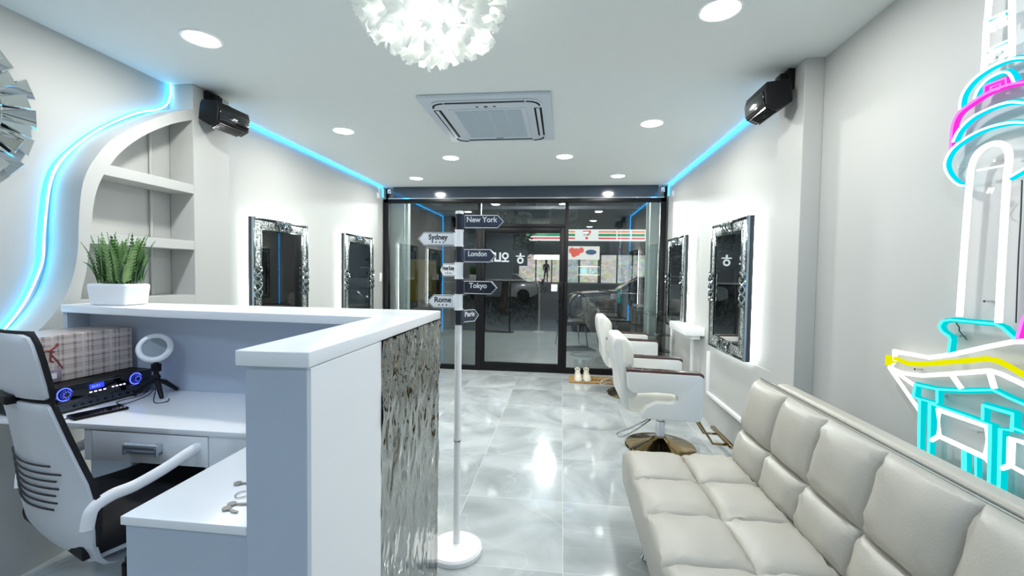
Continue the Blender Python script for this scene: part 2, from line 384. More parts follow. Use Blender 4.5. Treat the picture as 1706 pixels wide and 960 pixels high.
# ------------------------------------------------------------------ reception counter (built in: bar, desk and low cabinet)
rc = thing('reception_counter', 'white L-shaped reception counter with high bar top and hammered steel cladding', 'counter', (-.6, 1.4, 0))
ZT = 1.183
top = [(-.53, .865), (-.53, 1.878), (-.545, 1.893), (-1.42, 1.902), (-2.25, 1.925), (-2.25, 1.725), (-1.66, 1.632), (-1.2, 1.600), (-.700, 1.575), (-.697, .860)]
MB().prism(top, ZT - .034, ZT, 'z', .003).build('bar_top', WHITE, rc)
mb = MB()
mb.box(-.685, -.5405, .875, 1.86, 0, ZT - .034, .002)           # return wall
mb.box(-2.24, -.56, 1.83, 1.868, 0, ZT - .034)                   # long wall
mb.box(-2.25, -2.23, 1.735, 1.868, .785, ZT - .034)             # end panel
mb.build('bar_wall', BLUELIT, rc, smooth=0)
MB().box(-.542, -.5315, .8755, 1.245, 0, ZT - .036, .001).build('side_panel', WHITE, rc, smooth=0)
# hammered metal sheets: real dents
def hammered(mb, P, U, V, N, nu, nv):
    from mathutils import noise
    vs = []
    for j in range(nv + 1):
        for i in range(nu + 1):
            p = P + U * (i / nu) + V * (j / nv)
            q = Vector((p.x * 19, p.y * 19, p.z * 9))
            w_ = .6 + .7 * max(0, min(1, (p.z - .1) / 1.0))
            h = .005 + noise.noise(q) * .0060 + abs(noise.noise(q * 1.9 + Vector((5, 3, 1)))) * .0042
            vs.append(p + N * (h * w_ + .001))
    fs = [(j * (nu + 1) + i, j * (nu + 1) + i + 1, (j + 1) * (nu + 1) + i + 1, (j + 1) * (nu + 1) + i) for j in range(nv) for i in range(nu)]
    # back sheet
    n0 = len(vs); vs += [P - N * .002, P + U - N * .002, P + U + V - N * .002, P + V - N * .002]
    mb.add(vs, fs + [(n0, n0 + 3, n0 + 2, n0 + 1)]); return mb
HAM = hammered_mat()
hammered(MB(), Vector((-.5385, 1.243, 0)), Vector((0, .627, 0)), Vector((0, 0, ZT - .036)), Vector((1, 0, 0)), 110, 200).build('hammered_panel', HAM, rc, smooth=80)
hammered(MB(), Vector((-2.24, 1.870, 0)), Vector((1.70, 0, 0)), Vector((0, 0, ZT - .036)), Vector((0, 1, 0)), 200, 130).build('hammered_panel', HAM, rc, smooth=80)
DZ = .785
MB().prism([(-2.23, 1.385), (-1.0, 1.385), (-1.0, .876), (-.686, .876), (-.686, 1.829), (-2.23, 1.829)], DZ - .02, DZ, 'z', .0015).build('desktop', WHITE, rc)
mb = MB(); mb.box(-1.725, -1.695, 1.388, 1.406, .65, DZ - .021); mb.box(-1.226, -1.0, 1.388, 1.406, .65, DZ - .021); mb.box(-1.725, -1.0, 1.405, 1.415, .65, DZ - .021); mb.box(-1.725, -1.71, 1.405, 1.82, .65, DZ - .021)
mb.build('apron', WHITE, rc, smooth=0)
dw = MB().box(-1.690, -1.231, 1.386, 1.404, .653, .760, .0015).build('drawer', WHITE, rc)
mb = MB(); mb.tube([(-1.535, 1.368, .722), (-1.41, 1.368, .722)], .011, n=14); mb.box(-1.54, -1.405, 1.366, 1.386, .694, .702, .002); mb.box(-1.54, -1.533, 1.36, 1.386, .69, .73, .002); mb.box(-1.412, -1.405, 1.36, 1.386, .69, .73, .002)
mb.build('handle', mat('brushed steel', 'c2c9d2', .42, metal=.7), dw)
mb = MB(); mb.box(-.995, -.687, .885, .903, 0, DZ - .021); mb.box(-.995, -.977, .903, 1.82, 0, DZ - .021); mb.build('low_cabinet', BLUELIT, rc, smooth=0)

# ------------------------------------------------------------------ arched shelf unit on the left wall
au = thing('arched_shelf_unit', 'pale built-in arched niche shelf unit against the left wall behind the bar', 'shelf', (-2.4, 2.3, 0))
outer = [(2.544, 2.360), (2.392, 2.282), (2.188, 2.143), (2.037, 2.016), (1.955, 1.902), (1.906, 1.802), (1.884, 1.70), (1.871, 1.552), (1.867, 1.456), (1.850, 1.34), (1.815, 1.234), (1.764, 1.145), (1.713, 1.081)]
inner = [(2.544, 2.292), (2.391, 2.214), (2.222, 2.098), (2.098, 1.981), (2.028, 1.885), (1.991, 1.821), (1.957, 1.735), (1.938, 1.64), (1.930, 1.549), (1.915, 1.429), (1.895, 1.30), (1.88, 1.25), (1.872, 1.188)]
O2 = [(p.x, p.y) for p in catmull([(a, b, 0) for a, b in outer], 4)]; I2 = [(p.x, p.y) for p in catmull([(a, b, 0) for a, b in inner], 4)]
mb = MB(); mb.prism(O2 + [(1.58, .97), (1.47, .8), (1.45, 0), (2.544, 0), (2.544, 1.186)] + I2[::-1], XL + .003, -2.33, 'x')
mb.build('arch_body', WALL, au)
mb = MB(); mb.box(XL + .003, -2.33, 2.544, 2.846, 0, ZC - .001, .003); mb.build('side_column', WALL, au, smooth=0)
mb = MB(); mb.tube([(XL + .014, 2.40, 1.19), (XL + .014, 2.40, 2.2)], .008, n=8); mb.build('back_panel', WALL, au, smooth=0)
for (y0, z0, z1) in ((1.995, 1.827, 1.884), (1.92, 1.472, 1.528)):
    MB().box(XL + .005, -2.332, y0, 2.545, z0, z1, .002).build('shelf', WALL, au, smooth=0)

# ------------------------------------------------------------------ LED strips
lc = [(2.532, 2.512), (2.531, 2.44), (2.505, 2.375), (2.442, 2.322), (2.337, 2.270), (2.213, 2.185), (2.068, 2.063), (1.961, 1.945), (1.898, 1.855), (1.866, 1.760), (1.851, 1.657), (1.836, 1.511), (1.828, 1.390), (1.799, 1.295), (1.750, 1.184), (1.682, 1.081), (1.60, .99), (1.50, .90)]
path = catmull([(XL + .016, a, b) for a, b in lc], 5)
ls_ = tag(MB().tube(path, .0095, n=10).build('led_strip', LED), 'glowing blue strip snaking down the left wall beside the arched shelves', 'light strip')
MB().tube([p + Vector((.0085, 0, 0)) for p in path], .0045, n=8).build('bright_core', LEDC, ls_)
def ceil_led(x, sgn, lab, ycol):
    p = [(x, ycol, .08), (x, ycol, 2.47), (x, ycol + .03, 2.498), (x, YF - .05, 2.498), (x, YF - .035, 2.47), (x, YF - .035, 2.37)]
    return tag(MB().tube(p, .007, n=8).build('led_strip', LED), lab, 'light strip')
ceil_led(XL + .012, 1, 'straight blue strip along the ceiling edge of the left wall', 2.862)
ceil_led(XR - .012, -1, 'straight blue strip along the ceiling edge of the right wall', 2.806)
for sx, lab in ((-2.40, 'small led controller with loose wires at the left end of the dark beam'), (1.28, 'small led controller with loose wires at the right end of the dark beam')):
    t = thing('led_controller', lab, 'controller', (sx, YF - .03, 2.40))
    MB().box(sx - .022, sx + .022, YF - .045, YF - .02, 2.42, 2.48, .003).build('case', SIGNW, t)
    mb = MB(); mb.tube(catmull([(sx - .02, YF - .03, 2.50), (sx + .02, YF - .04, 2.46), (sx - .01, YF - .045, 2.43), (sx + .025, YF - .04, 2.40), (sx - .02, YF - .04, 2.38)], 5), .004, n=6); mb.build('wire', BLACKP, t)

# ------------------------------------------------------------------ ceiling fittings
def downlight(x, y, lab):
    t = thing('ceiling_downlight', lab, 'ceiling light', (x, y, ZC), group=None)
    MB().lathe([(.074, -.004), (.084, -.008), (.092, -.005), (.094, 0), (.074, 0)], (0, 0, 0), 36).build('trim_ring', WHITE, t, world=False)
    MB().lathe([(0, -.008), (.055, -.010), (.078, -.006), (.078, -.001), (0, -.001)], (0, 0, 0), 32).build('diffuser', LAMPD, t, world=False)
    l = bpy.data.lights.new('downlight', 'AREA'); l.shape = 'DISK'; l.size = .12; l.energy = DOWN_W * (.8 if y < 1 else 1.2); l.color = (.60, .75, 1) if y < 1 else (1, .995, .96)
    lo = bpy.data.objects.new('lamp_light', l); COL.objects.link(lo); lo.parent = t; lo.location = (0, 0, -.014)
    return t
labs = ['round downlight nearest the top left corner, left of the petal chandelier', 'round downlight nearest the top right, right of the petal chandelier',
        'round downlight over the bar, left of the air conditioner', 'round downlight right of the air conditioner',
        'left of the two inner downlights beyond the air conditioner', 'right of the two inner downlights beyond the air conditioner',
        'small far downlight by the storefront on the left', 'small far downlight by the storefront on the right',
        'downlight behind the viewer on the left, seen only in reflection', 'downlight behind the viewer on the right, seen only in reflection',
        'rearmost downlight on the left, seen only in reflection', 'rearmost downlight on the right, seen only in reflection']
for (x, y), lb in zip(DOWNLIGHTS, labs): downlight(x, y, lb)
# air conditioner cassette
AC = thing('air_conditioner', 'square white ceiling cassette air conditioner with slatted grille', 'air conditioner', (-.535, 3.315, ZC))
ACM = mat('ac plastic', 'ccd4dc', .45); ACD = mat('ac grille', 'b3bfca', .5)
MB().box(-.445, .445, -.49, .49, -.022, -.001, .006).build('panel', ACM, AC, world=False)
mb = MB(); c_ = [(.36, .40), (.30, .455)]
oct_ = [(-.30, -.44), (.30, -.44), (.355, -.42), (.385, -.36), (.385, .36), (.355, .42), (.30, .44), (-.30, .44), (-.355, .42), (-.385, .36), (-.385, -.36), (-.355, -.42)]
mb.prism(oct_, -.034, -.020, 'z', .005); mb.build('louvre_body', ACM, AC, world=False)
for (x0, x1, y0, y1) in ((-.27, .27, -.428, -.378), (-.27, .27, .378, .428), (-.378, -.325, -.30, .30), (.325, .378, -.30, .30)):
    sl = MB().box(x0, x1, y0, y1, -.036, -.030, .001).build('air_slot', BLACKP, AC, world=False)
    dx, dy = ((x1 - x0) * .5, .012) if x1 - x0 > .1 else (.012, (y1 - y0) * .5)
    cx, cy = (x0 + x1) / 2, (y0 + y1) / 2
    MB().box(cx - dx, cx + dx, cy - dy, cy + dy, -.042, -.036, .002).build('flap', ACM, sl, world=False)
for sx in (-1, 1):
    for sy in (-1, 1):
        pts = [(sx * (.28 + .085 * math.sin(a)), sy * (.345 + .075 * math.cos(a)), -.037) for a in [i * PI / 16 for i in range(9)]]
        MB().tube(pts, .007, n=6, flat=.4).build('corner_slot', BLACKP, AC, world=False)
gr = MB().box(-.27, .27, -.31, .33, -.040, -.032, .004).build('grille_frame', ACM, AC, world=False)
g2 = MB()
for i in range(4): g2.box(-.232 + i * .119, -.232 + i * .119 + .109, -.285, .305, -.0425, -.039)
g2.build('grille', ACD, gr, world=False, smooth=0)
for bx in ((-.012, .012, -.352, -.340), (-.07, -.05, -.349, -.345), (.05, .07, -.349, -.345)): MB().box(*bx, -.038, -.033).build('indicator', BLACKP, AC, world=False, smooth=0)
MB().box(-.03, .03, .345, .352, -.037, -.033).build('badge', DGREY, AC, world=False, smooth=0)
# petal chandelier
CX, CY, CZ0 = -.515, 1.66, ZC
CH = thing('petal_chandelier', 'white chandelier of curled frosted petals hanging from the ceiling', 'chandelier', (CX, CY, CZ0))
MB().lathe([(0, -.03), (.10, -.03), (.11, -.02), (.11, 0), (0, 0)], (0, 0, 0), 32).build('ceiling_plate', WHITE, CH, world=False)
MB().tube([(0, 0, -.02), (0, 0, -.12)], .012).build('stem', WHITE, CH, world=False)
mb = MB(); rnd = random.Random(3); CR = .245
for layer, (rad, cnt) in enumerate(((.245, 400), (.20, 160))):
    for i in range(cnt):
        t_ = (i + .5) / cnt; ph = math.acos(1 - 1.72 * t_) ; th = i * 2.39996 + layer
        dirv = Vector((math.sin(ph) * math.cos(th), math.sin(ph) * math.sin(th), -math.cos(ph)))
        base = dirv * rad * .93; base.z = base.z * .70 - .125
        out = (dirv + Vector((rnd.uniform(-.4, .4), rnd.uniform(-.4, .4), rnd.uniform(-.4, .4)))).normalized()
        side = out.cross(Vector((rnd.uniform(-1, 1), rnd.uniform(-1, 1), rnd.uniform(-1, 1)))).normalized(); nn = out.cross(side)
        Lp = rnd.uniform(.05, .088); Wp = rnd.uniform(.018, .034); vs = []; curl = rnd.uniform(.5, 1.3)
        for a in range(6):
            s_ = a / 5; wv = Wp * math.sin(PI * min(1, (.18 + .74 * s_))) ** .6
            for b_ in range(5):
                u_ = b_ / 2 - 1
                vs.append(base - dirv * .02 + out * (Lp * s_) + side * (wv * u_) + nn * (.035 * curl * s_ * s_ + .018 * u_ * u_ + .004 * math.sin(9 * u_ + i)))
        mb.add(vs, [(a * 5 + b_, a * 5 + b_ + 1, (a + 1) * 5 + b_ + 1, (a + 1) * 5 + b_) for a in range(5) for b_ in range(4)])
mb.build('petal_shade', petal_mat(), CH, world=False, smooth=180)
BULB = emis('bulb glass', (1, 1, .97), 25)
for i in range(4):
    a = i * PI / 2 + .4; p = (.08 * math.cos(a), .08 * math.sin(a), -.16)
    MB().sphere(p, .024, rz=.034).build('bulb', BULB, CH, world=False)
    l = bpy.data.lights.new('bulb', 'POINT'); l.energy = BULB_W; l.shadow_soft_size = .03; l.color = (1, 1, .98)
    lo = bpy.data.objects.new('bulb_light', l); COL.objects.link(lo); lo.parent = CH; lo.location = (p[0] * 1.35, p[1] * 1.35, p[2] - .035)

# ------------------------------------------------------------------ wall speakers
def speaker(x, y, z, rz, tilt, lab, wallx):
    t = thing('wall_speaker', lab, 'speaker', (x, y, z), rz)
    # local: long axis x, front -y
    Tm = Matrix.Rotation(tilt, 4, 'X')
    prof = [(-.075, .035), (-.060, .075), (.055, .075), (.065, .05), (.065, -.045), (-.02, -.08), (-.075, -.045)]   # (y,z)
    c = MB(); tmp = MB(); tmp.prism(prof, -.13, .13, 'x', .006); c.merge(tmp.bm, Tm); c.build('cabinet', BLACKP, t, world=False)
    g = MB(); tmp = MB(); tmp.prism([(-.118, -.036), (.118, -.036), (.118, .030), (-.118, .030)], -.082, -.074, 'y', .003); g.merge(tmp.bm, Tm); g.build('grille', BLACKG, t, world=False)
    tmp = MB(); tmp.box(-.016, .016, -.0845, -.082, -.005, .003); g = MB(); g.merge(tmp.bm, Tm); g.build('badge', SIGNW, t, world=False, smooth=0)
    g = MB()
    for i in range(5):
        tmp = MB(); tmp.box(-.10, .10, -.004, .004, -.004, .004, M=Matrix.Translation((0, -.062 + i * .012, -.054 - i * .0075))); g.merge(tmp.bm, Tm)
    g.build('vent_slat', BLACKG, t, world=False, smooth=0)
    mb = MB(); mb.box(-.035, .035, .045, .085, .055, .15, .004); mb.box(-.05, .05, .078, wallx, .06, .17, .003); mb.sphere((0, .03, .085), .02); mb.box(.02, .06, .0, .03, .07, .10, .004)
    mb.build('bracket', BLACK, t, world=False)
speaker(-2.215, 2.665, 2.335, PI / 2 - .06, .12, 'black speaker bracketed beside the arched shelves, high on the left', .108)
speaker(1.145, 2.655, 2.335, -PI / 2 - .0, .12, 'black speaker bracketed on the pilaster, high on the right', .112)

# ------------------------------------------------------------------ ornate backlit mirrors
CRY = crystal_mat()
def make_mirror(lab, x, y, z, rz):
    t = thing('wall_mirror', lab, 'mirror', (x, y, z), rz, group='ornate backlit styling mirrors')
    Wd, Hd = .375, .515     # half sizes; local x along the wall, front -y
    mb = MB(); mb.box(-Wd, Wd, -.035, -.004, -Hd, Hd, .003); mb.build('backing', DGREY, t, world=False)
    def ringof(mb, w0, w1, y0, y1, bev):
        # frame ring between inset w0 and w1
        a, b = (Wd - w0, Hd - w0), (Wd - w1, Hd - w1)
        mb.box(-a[0], -b[0], y0, y1, -a[1], a[1], bev); mb.box(b[0], a[0], y0, y1, -a[1], a[1], bev)
        mb.box(-b[0], b[0], y0, y1, b[1], a[1], bev); mb.box(-b[0], b[0], y0, y1, -a[1], -b[1], bev)
    mb = MB(); ringof(mb, 0, .022, -.052, -.034, .004); ringof(mb, .088, .105, -.050, -.034, .004); mb.build('mirror_edging', MIRBEV, t, world=False)
    mb = MB(); ringof(mb, .022, .088, -.046, -.034, .002); mb.build('crystal_border', CRY, t, world=False)
    MB().box(-Wd + .103, Wd - .103, -.042, -.034, -Hd + .103, Hd - .103).build('glass', MIRROR, t, world=False, smooth=0)
    def braid(cx, cz, L_, vertical, amp):
        m2 = MB()
        for k in range(3):
            pts = []
            for i in range(33):
                s_ = i / 32; a = s_ * 2 * PI * 1.25 + k * 2 * PI / 3
                u_ = (s_ - .5) * L_; v_ = amp * math.sin(a); y_ = -.056 - .008 * math.sin(2 * a + 1)
                pts.append((cx + v_, y_, cz + u_) if vertical else (cx + u_, y_, cz + v_))
            m2.tube(pts, .0105, n=8)
        return m2
    for cx in (-Wd + .048, Wd - .048): braid(cx, -.005, .24, True, .040).build('braid_ornament', MIRBEV, t, world=False)
    for cz in (Hd - .048, -Hd + .048): braid(0, cz, .20, False, .040).build('braid_ornament', MIRBEV, t, world=False)
    m2 = MB(); e = .012
    m2.box(-Wd + .01, Wd - .01, -.004, .004, Hd - .03, Hd - .012); m2.box(-Wd + .01, Wd - .01, -.004, .004, -Hd + .012, -Hd + .03)
    m2.box(-Wd + .012, -Wd + .03, -.004, .004, -Hd + .03, Hd - .03); m2.box(Wd - .03, Wd - .012, -.004, .004, -Hd + .03, Hd - .03)
    m2.build('backlight', BACKLIT, t, world=False, smooth=0)
    m2 = MB(); 
    for sx in (-.2, .2):
        for sz in (-.3, .3): m2.box(sx - .02, sx + .02, -.005, .029, sz - .02, sz + .02)
    m2.build('standoff', WHITE, t, world=False, smooth=0)
    return t
mA = make_mirror('large ornate crystal framed mirror on the left wall nearer the shelves', XL + .030, 3.57, 1.255, PI / 2)
m_ = copy_tree(mA); m_.location = (XL + .030, 5.03, 1.255); m_['label'] = 'smaller looking ornate mirror on the left wall next to the storefront'
m_ = copy_tree(mA); m_.location = (XR - .030, 3.59, 1.262); m_.rotation_euler = (0, 0, -PI / 2); m_['label'] = 'large ornate crystal framed mirror on the right wall above the front chair'
m_ = copy_tree(mA); m_.location = (XR - .030, 5.17, 1.262); m_.rotation_euler = (0, 0, -PI / 2); m_['label'] = 'farther ornate mirror on the right wall next to the storefront'

# light switch
t = thing('light_switch', 'small white light switch on the left wall by the storefront', 'switch', (XL, 5.82, 1.25))
MB().box(XL, XL + .008, 5.785, 5.855, 1.20, 1.32, .003).build('plate', SIGNW, t)
MB().box(XL + .008, XL + .013, 5.805, 5.835, 1.235, 1.285, .002).build('rocker', WHITE, t)

# ------------------------------------------------------------------ sunburst mirror on the left wall
sb = thing('sunburst_mirror', 'round silver sunburst mirror with radiating mirror shards on the left wall', 'mirror', (XL, 1.47, 2.03))
rnd = random.Random(11)
mb = MB(); mb.lathe([(0, 0), (.30, 0), (.30, .012), (0, .012)], (0, 0, 0), 40, M=Matrix.Rotation(PI / 2, 4, 'Y')); mb.build('backing', BLACK, sb, world=False)
mb = MB(); mb.lathe([(0, .052), (.17, .052), (.18, .045), (.18, .03), (0, .03)], (0, 0, 0), 48, M=Matrix.Rotation(PI / 2, 4, 'Y')); mb.build('centre_mirror', MIRROR, sb, world=False)
mb = MB(); mb.lathe([(.172, .05), (.19, .062), (.205, .05), (.205, .02), (.172, .02)], (0, 0, 0), 48, M=Matrix.Rotation(PI / 2, 4, 'Y')); mb.build('centre_rim', MIRBEV, sb, world=False)
nsh = 34
for i in range(nsh):
    an = 2 * PI * i / nsh + .05; ro = (.352, .325, .36, .30)[i % 4]; ri = .185
    lay = (.020, .034, .027, .042)[i % 4]; w0, w1 = .014, (.045, .036, .046, .034)[i % 4]
    skew = rnd.uniform(-.10, .10)
    Rm = Matrix.Rotation(an, 4, 'X') @ Matrix.Translation((0, ri, 0)) @ Matrix.Rotation(skew, 4, 'X')
    L_ = ro - ri; tt = rnd.uniform(-.012, .012)
    vs = [(lay, 0, -w0), (lay, 0, w0), (lay + tt, L_, w1), (lay - tt, L_, -w1)]; th_ = .006
    mid = .005
    top_ = [(lay + th_, mid, -w0 + .003), (lay + th_, mid, w0 - .003), (lay + th_ + tt, L_ - .006, w1 - .005), (lay + th_ - tt, L_ - .006, -w1 + .005)]
    V_ = [Rm @ Vector(v) for v in vs + top_]
    MB().add(V_, [(0, 1, 2, 3), (4, 7, 6, 5), (0, 4, 5, 1), (1, 5, 6, 2), (2, 6, 7, 3), (3, 7, 4, 0)]).build('mirror_shard', MIRROR, sb, world=False, smooth=0)

# ------------------------------------------------------------------ sofa
def pillow(mb, O, U, V, N, us, vs_, thick, bulge, res=12, seed=1, taper=0.0):
    from mathutils import noise
    O, U, V, N = Vector(O), Vector(U).normalized(), Vector(V).normalized(), Vector(N).normalized()
    def samp(c):
        out = []
        for k in range(len(c) - 1):
            for i in range(res):
                a = i / res; a = .5 - .5 * math.cos(PI * a); out.append((c[k] + (c[k + 1] - c[k]) * a, a, k))
        out.append((c[-1], 1.0, len(c) - 2)); return out
    A, B = samp(us), samp(vs_); na, nb = len(A), len(B); P = []
    for (v, b, kv) in B:
        for (u, a, ku) in A:
            fa = 1 - abs(2 * a - 1) ** 3.0; fb = 1 - abs(2 * b - 1) ** 3.0
            h = bulge * (max(0, fa * fb)) ** .42
            # wrinkles radiating from the tufts
            da, db = min(a, 1 - a), min(b, 1 - b); rr = math.hypot(da, db); th = math.atan2(db, da + 1e-6)
            h += .008 * math.sin(th * 11 + ku * 2.1 + kv * 1.7) * math.exp(-((rr - .22) / .16) ** 2)
            h += .007 * noise.noise(Vector((u * 11, v * 11, seed)))* (fa * fb)
            P.append(O + U * u + V * v + N * h)
    F = [(j * na + i, j * na + i + 1, (j + 1) * na + i + 1, (j + 1) * na + i) for j in range(nb - 1) for i in range(na - 1)]
    # skirt
    ringi = [i for i in range(na)] + [j * na + na - 1 for j in range(1, nb)] + [(nb - 1) * na + i for i in range(na - 2, -1, -1)] + [j * na for j in range(nb - 2, 0, -1)]
    n0 = len(P); cu = (us[0] + us[-1]) / 2; cv = (vs_[0] + vs_[-1]) / 2
    cen = O + U * cu + V * cv; m = len(ringi)
    for s_, dn in ((1.008, -.012), (1.010, -thick * .5), (.995, -thick)):
        for q in ringi:
            p = P[q]; dlt = p - cen; dlt = dlt - N * dlt.dot(N)
            P.append(cen + dlt * s_ + N * dn)
    prev = ringi
    for l_ in range(3):
        cur = [n0 + l_ * m + k for k in range(m)]
        for k in range(m): F.append((prev[k], prev[(k + 1) % m], cur[(k + 1) % m], cur[k]))
        prev = cur
    F.append(tuple(prev)); mb.add(P, F); return mb
so = thing('sofa', 'pale taupe tufted leatherette sofa bed along the right wall', 'sofa', (.75, 1.4, 0))
Yc = [.53, .83, 1.13, 1.43, 1.735, 2.03, 2.335]
pillow(MB(), (.34, 0, .405), (0, 1, 0), (1, 0, 0), (0, 0, 1), Yc, [0, .295, .562], .15, .040).build('seat', SOFA, so, smooth=60)
Vb = Vector((.10, 0, .42)).normalized(); Nb = Vector((-Vb.z, 0, Vb.x))
pillow(MB(), (.905, 0, .41), (0, 1, 0), Vb, Nb, Yc, [0, .165, .43], .10, .052, seed=5).build('backrest', SOFA, so, smooth=60)
mb = MB(); mb.prism([(.99, .38), (1.075, .38), (1.165, .79), (1.14, .82), (1.085, .82)], .55, 2.31, 'y', .012); mb.build('back_frame', SOFA, so)
mb = MB(); mb.tube([(1.01, .54, .838), (1.01, 2.32, .838)], .004, n=6); mb.build('piping', mat('sofa piping', '6f6f69', .6), so)
mb = MB(); mb.box(.40, .98, .56, 2.29, .20, .26, .01); mb.build('base_frame', DGREY, so)
for (x, y) in ((.42, 2.09), (.42, .75), (1.0, 2.09), (1.0, .75)):
    MB().lathe([(.0, 0), (.022, 0), (.026, .01), (.016, .03), (.016, .19), (.03, .205), (0, .205)], (x, y, 0), 18).build('leg', CHROME, so)

# ------------------------------------------------------------------ styling chairs
def make_chair(lab):
    t = thing('styling_chair', lab, 'chair', (0, 0, 0), group='white hydraulic styling chairs')
    # local: faces +x, centre of base at 0,0
    MB().lathe([(0, 0), (.262, 0), (.268, .008), (.262, .018), (.20, .030), (.10, .055), (.055, .075), (.045, .085), (0, .085)], n=48).build('base', GOLD, t, world=False)
    MB().lathe([(.0, .08), (.036, .08), (.036, .21), (.026, .212), (.026, .31), (0, .31)], n=24).build('column', CHROME, t, world=False)
    MB().box(-.12, .16, -.14, .14, .295, .315, .004).build('seat_plate', BLACK, t, world=False)
    def armpoly():
        return [(-.31, .655), (-.30, .53), (-.26, .500), (-.10, .512), (.015, .505), (.045, .485), (.045, .455), (.01, .438), (-.10, .435), (-.17, .40), (-.21, .345), (-.20, .318), (.19, .312), (.215, .33), (.215, .63), (.19, .645)]
    for y0, y1 in ((-.315, -.235), (.235, .315)):
        a = MB().prism(armpoly(), y0, y1, 'y', .008).build('side_arm', LEATHER, t, world=False)
        MB().prism([(-.315, .650), (.205, .636), (.222, .622), (.222, .645), (.205, .660), (-.315, .675)], y0 + .004, y1 - .004, 'y', .004).build('armrest', WOOD, a, world=False)
    mb = MB(); pillow(mb, (-.28, -.232, .43), (1, 0, 0), (0, 1, 0), (0, 0, 1), [0, .40], [0, .464], .09, .075, res=16); mb.build('seat', LEATHER2, t, world=False, smooth=60)
    # backrest: padded shell leaning back, rounded top
    mb = MB(); prof = []
    bk = [(-.20, .40), (-.235, .345), (-.30, .345), (-.345, .43), (-.355, .56), (-.395, .72), (-.405, .83), (-.39, .885), (-.35, .89), (-.305, .85), (-.265, .70), (-.24, .66), (-.225, .52)]
    mb.prism(bk, -.225, .225, 'y', .022); mb.build('backrest', LEATHER, t, world=False)
    mb = MB(); mb.prism([(-.285, .66), (-.250, .67), (-.252, .82), (-.295, .875), (-.34, .895), (-.36, .87), (-.335, .70)], -.232, .232, 'y', .025); mb.build('head_cushion', LEATHER2, t, world=False)
    mb = MB(); mb.tube(catmull([(-.02, -.10, .30), (-.16, -.22, .275), (-.30, -.30, .232), (-.365, -.33, .215), (-.375, -.33, .195), (-.34, -.31, .178), (-.22, -.22, .205), (-.08, -.10, .262), (-.02, -.05, .30)], 5), .0055, n=8); mb.build('pump_lever', CHROME, t, world=False)
    mb = MB(); mb.tube([(.15, -.07, .30), (.24, -.08, .28), (.355, -.12, .095), (.47, -.12, .09)], .013, n=8, flat=.6); mb.tube([(.15, .10, .30), (.24, .10, .28), (.355, .10, .095), (.47, .10, .09)], .013, n=8, flat=.6); mb.box(.44, .475, -.23, .20, .10, .125, .005); mb.build('footrest', GOLD, t, world=False)
    return t
c1 = make_chair('nearer white styling chair with gold disc base facing the right wall mirror')
c1.location = (.79, 3.495, 0)
c2 = copy_tree(c1); c2.location = (.80, 5.0, 0); c2['label'] = 'farther white styling chair standing by the doormat and storefront'
# ------------------------------------------------------------------ shelf and acrylic stand by the right wall
t = thing('wall_shelf', 'white box shelf mounted on the right wall between the two mirrors', 'shelf', (XR, 4.6, .8))
MB().box(1.18, XR - .001, 4.30, 4.93, .775, .850, .003).build('shelf_box', WHITE, t)
MB().box(1.24, XR - .031, 4.34, 4.89, .735, .776, .003).build('bracket', WHITEM, t)
t = thing('display_stand', 'clear acrylic three-tier display stand in front of the storefront', 'stand', (1.165, 5.47, 0))
for z in (.12, .42, .62, .865): MB().box(1.03, 1.30, 5.335, 5.60, z, z + .008).build('tier', ACRYL, t, smooth=0)
for x, y in ((1.03, 5.335), (1.292, 5.335), (1.03, 5.592), (1.292, 5.592)): MB().box(x, x + .008, y, y + .008, 0, .90).build('post', ACREDGE, t, smooth=0)
MB().box(1.03, 1.30, 5.592, 5.60, .12, .90).build('back_sheet', ACRYL, t, smooth=0)
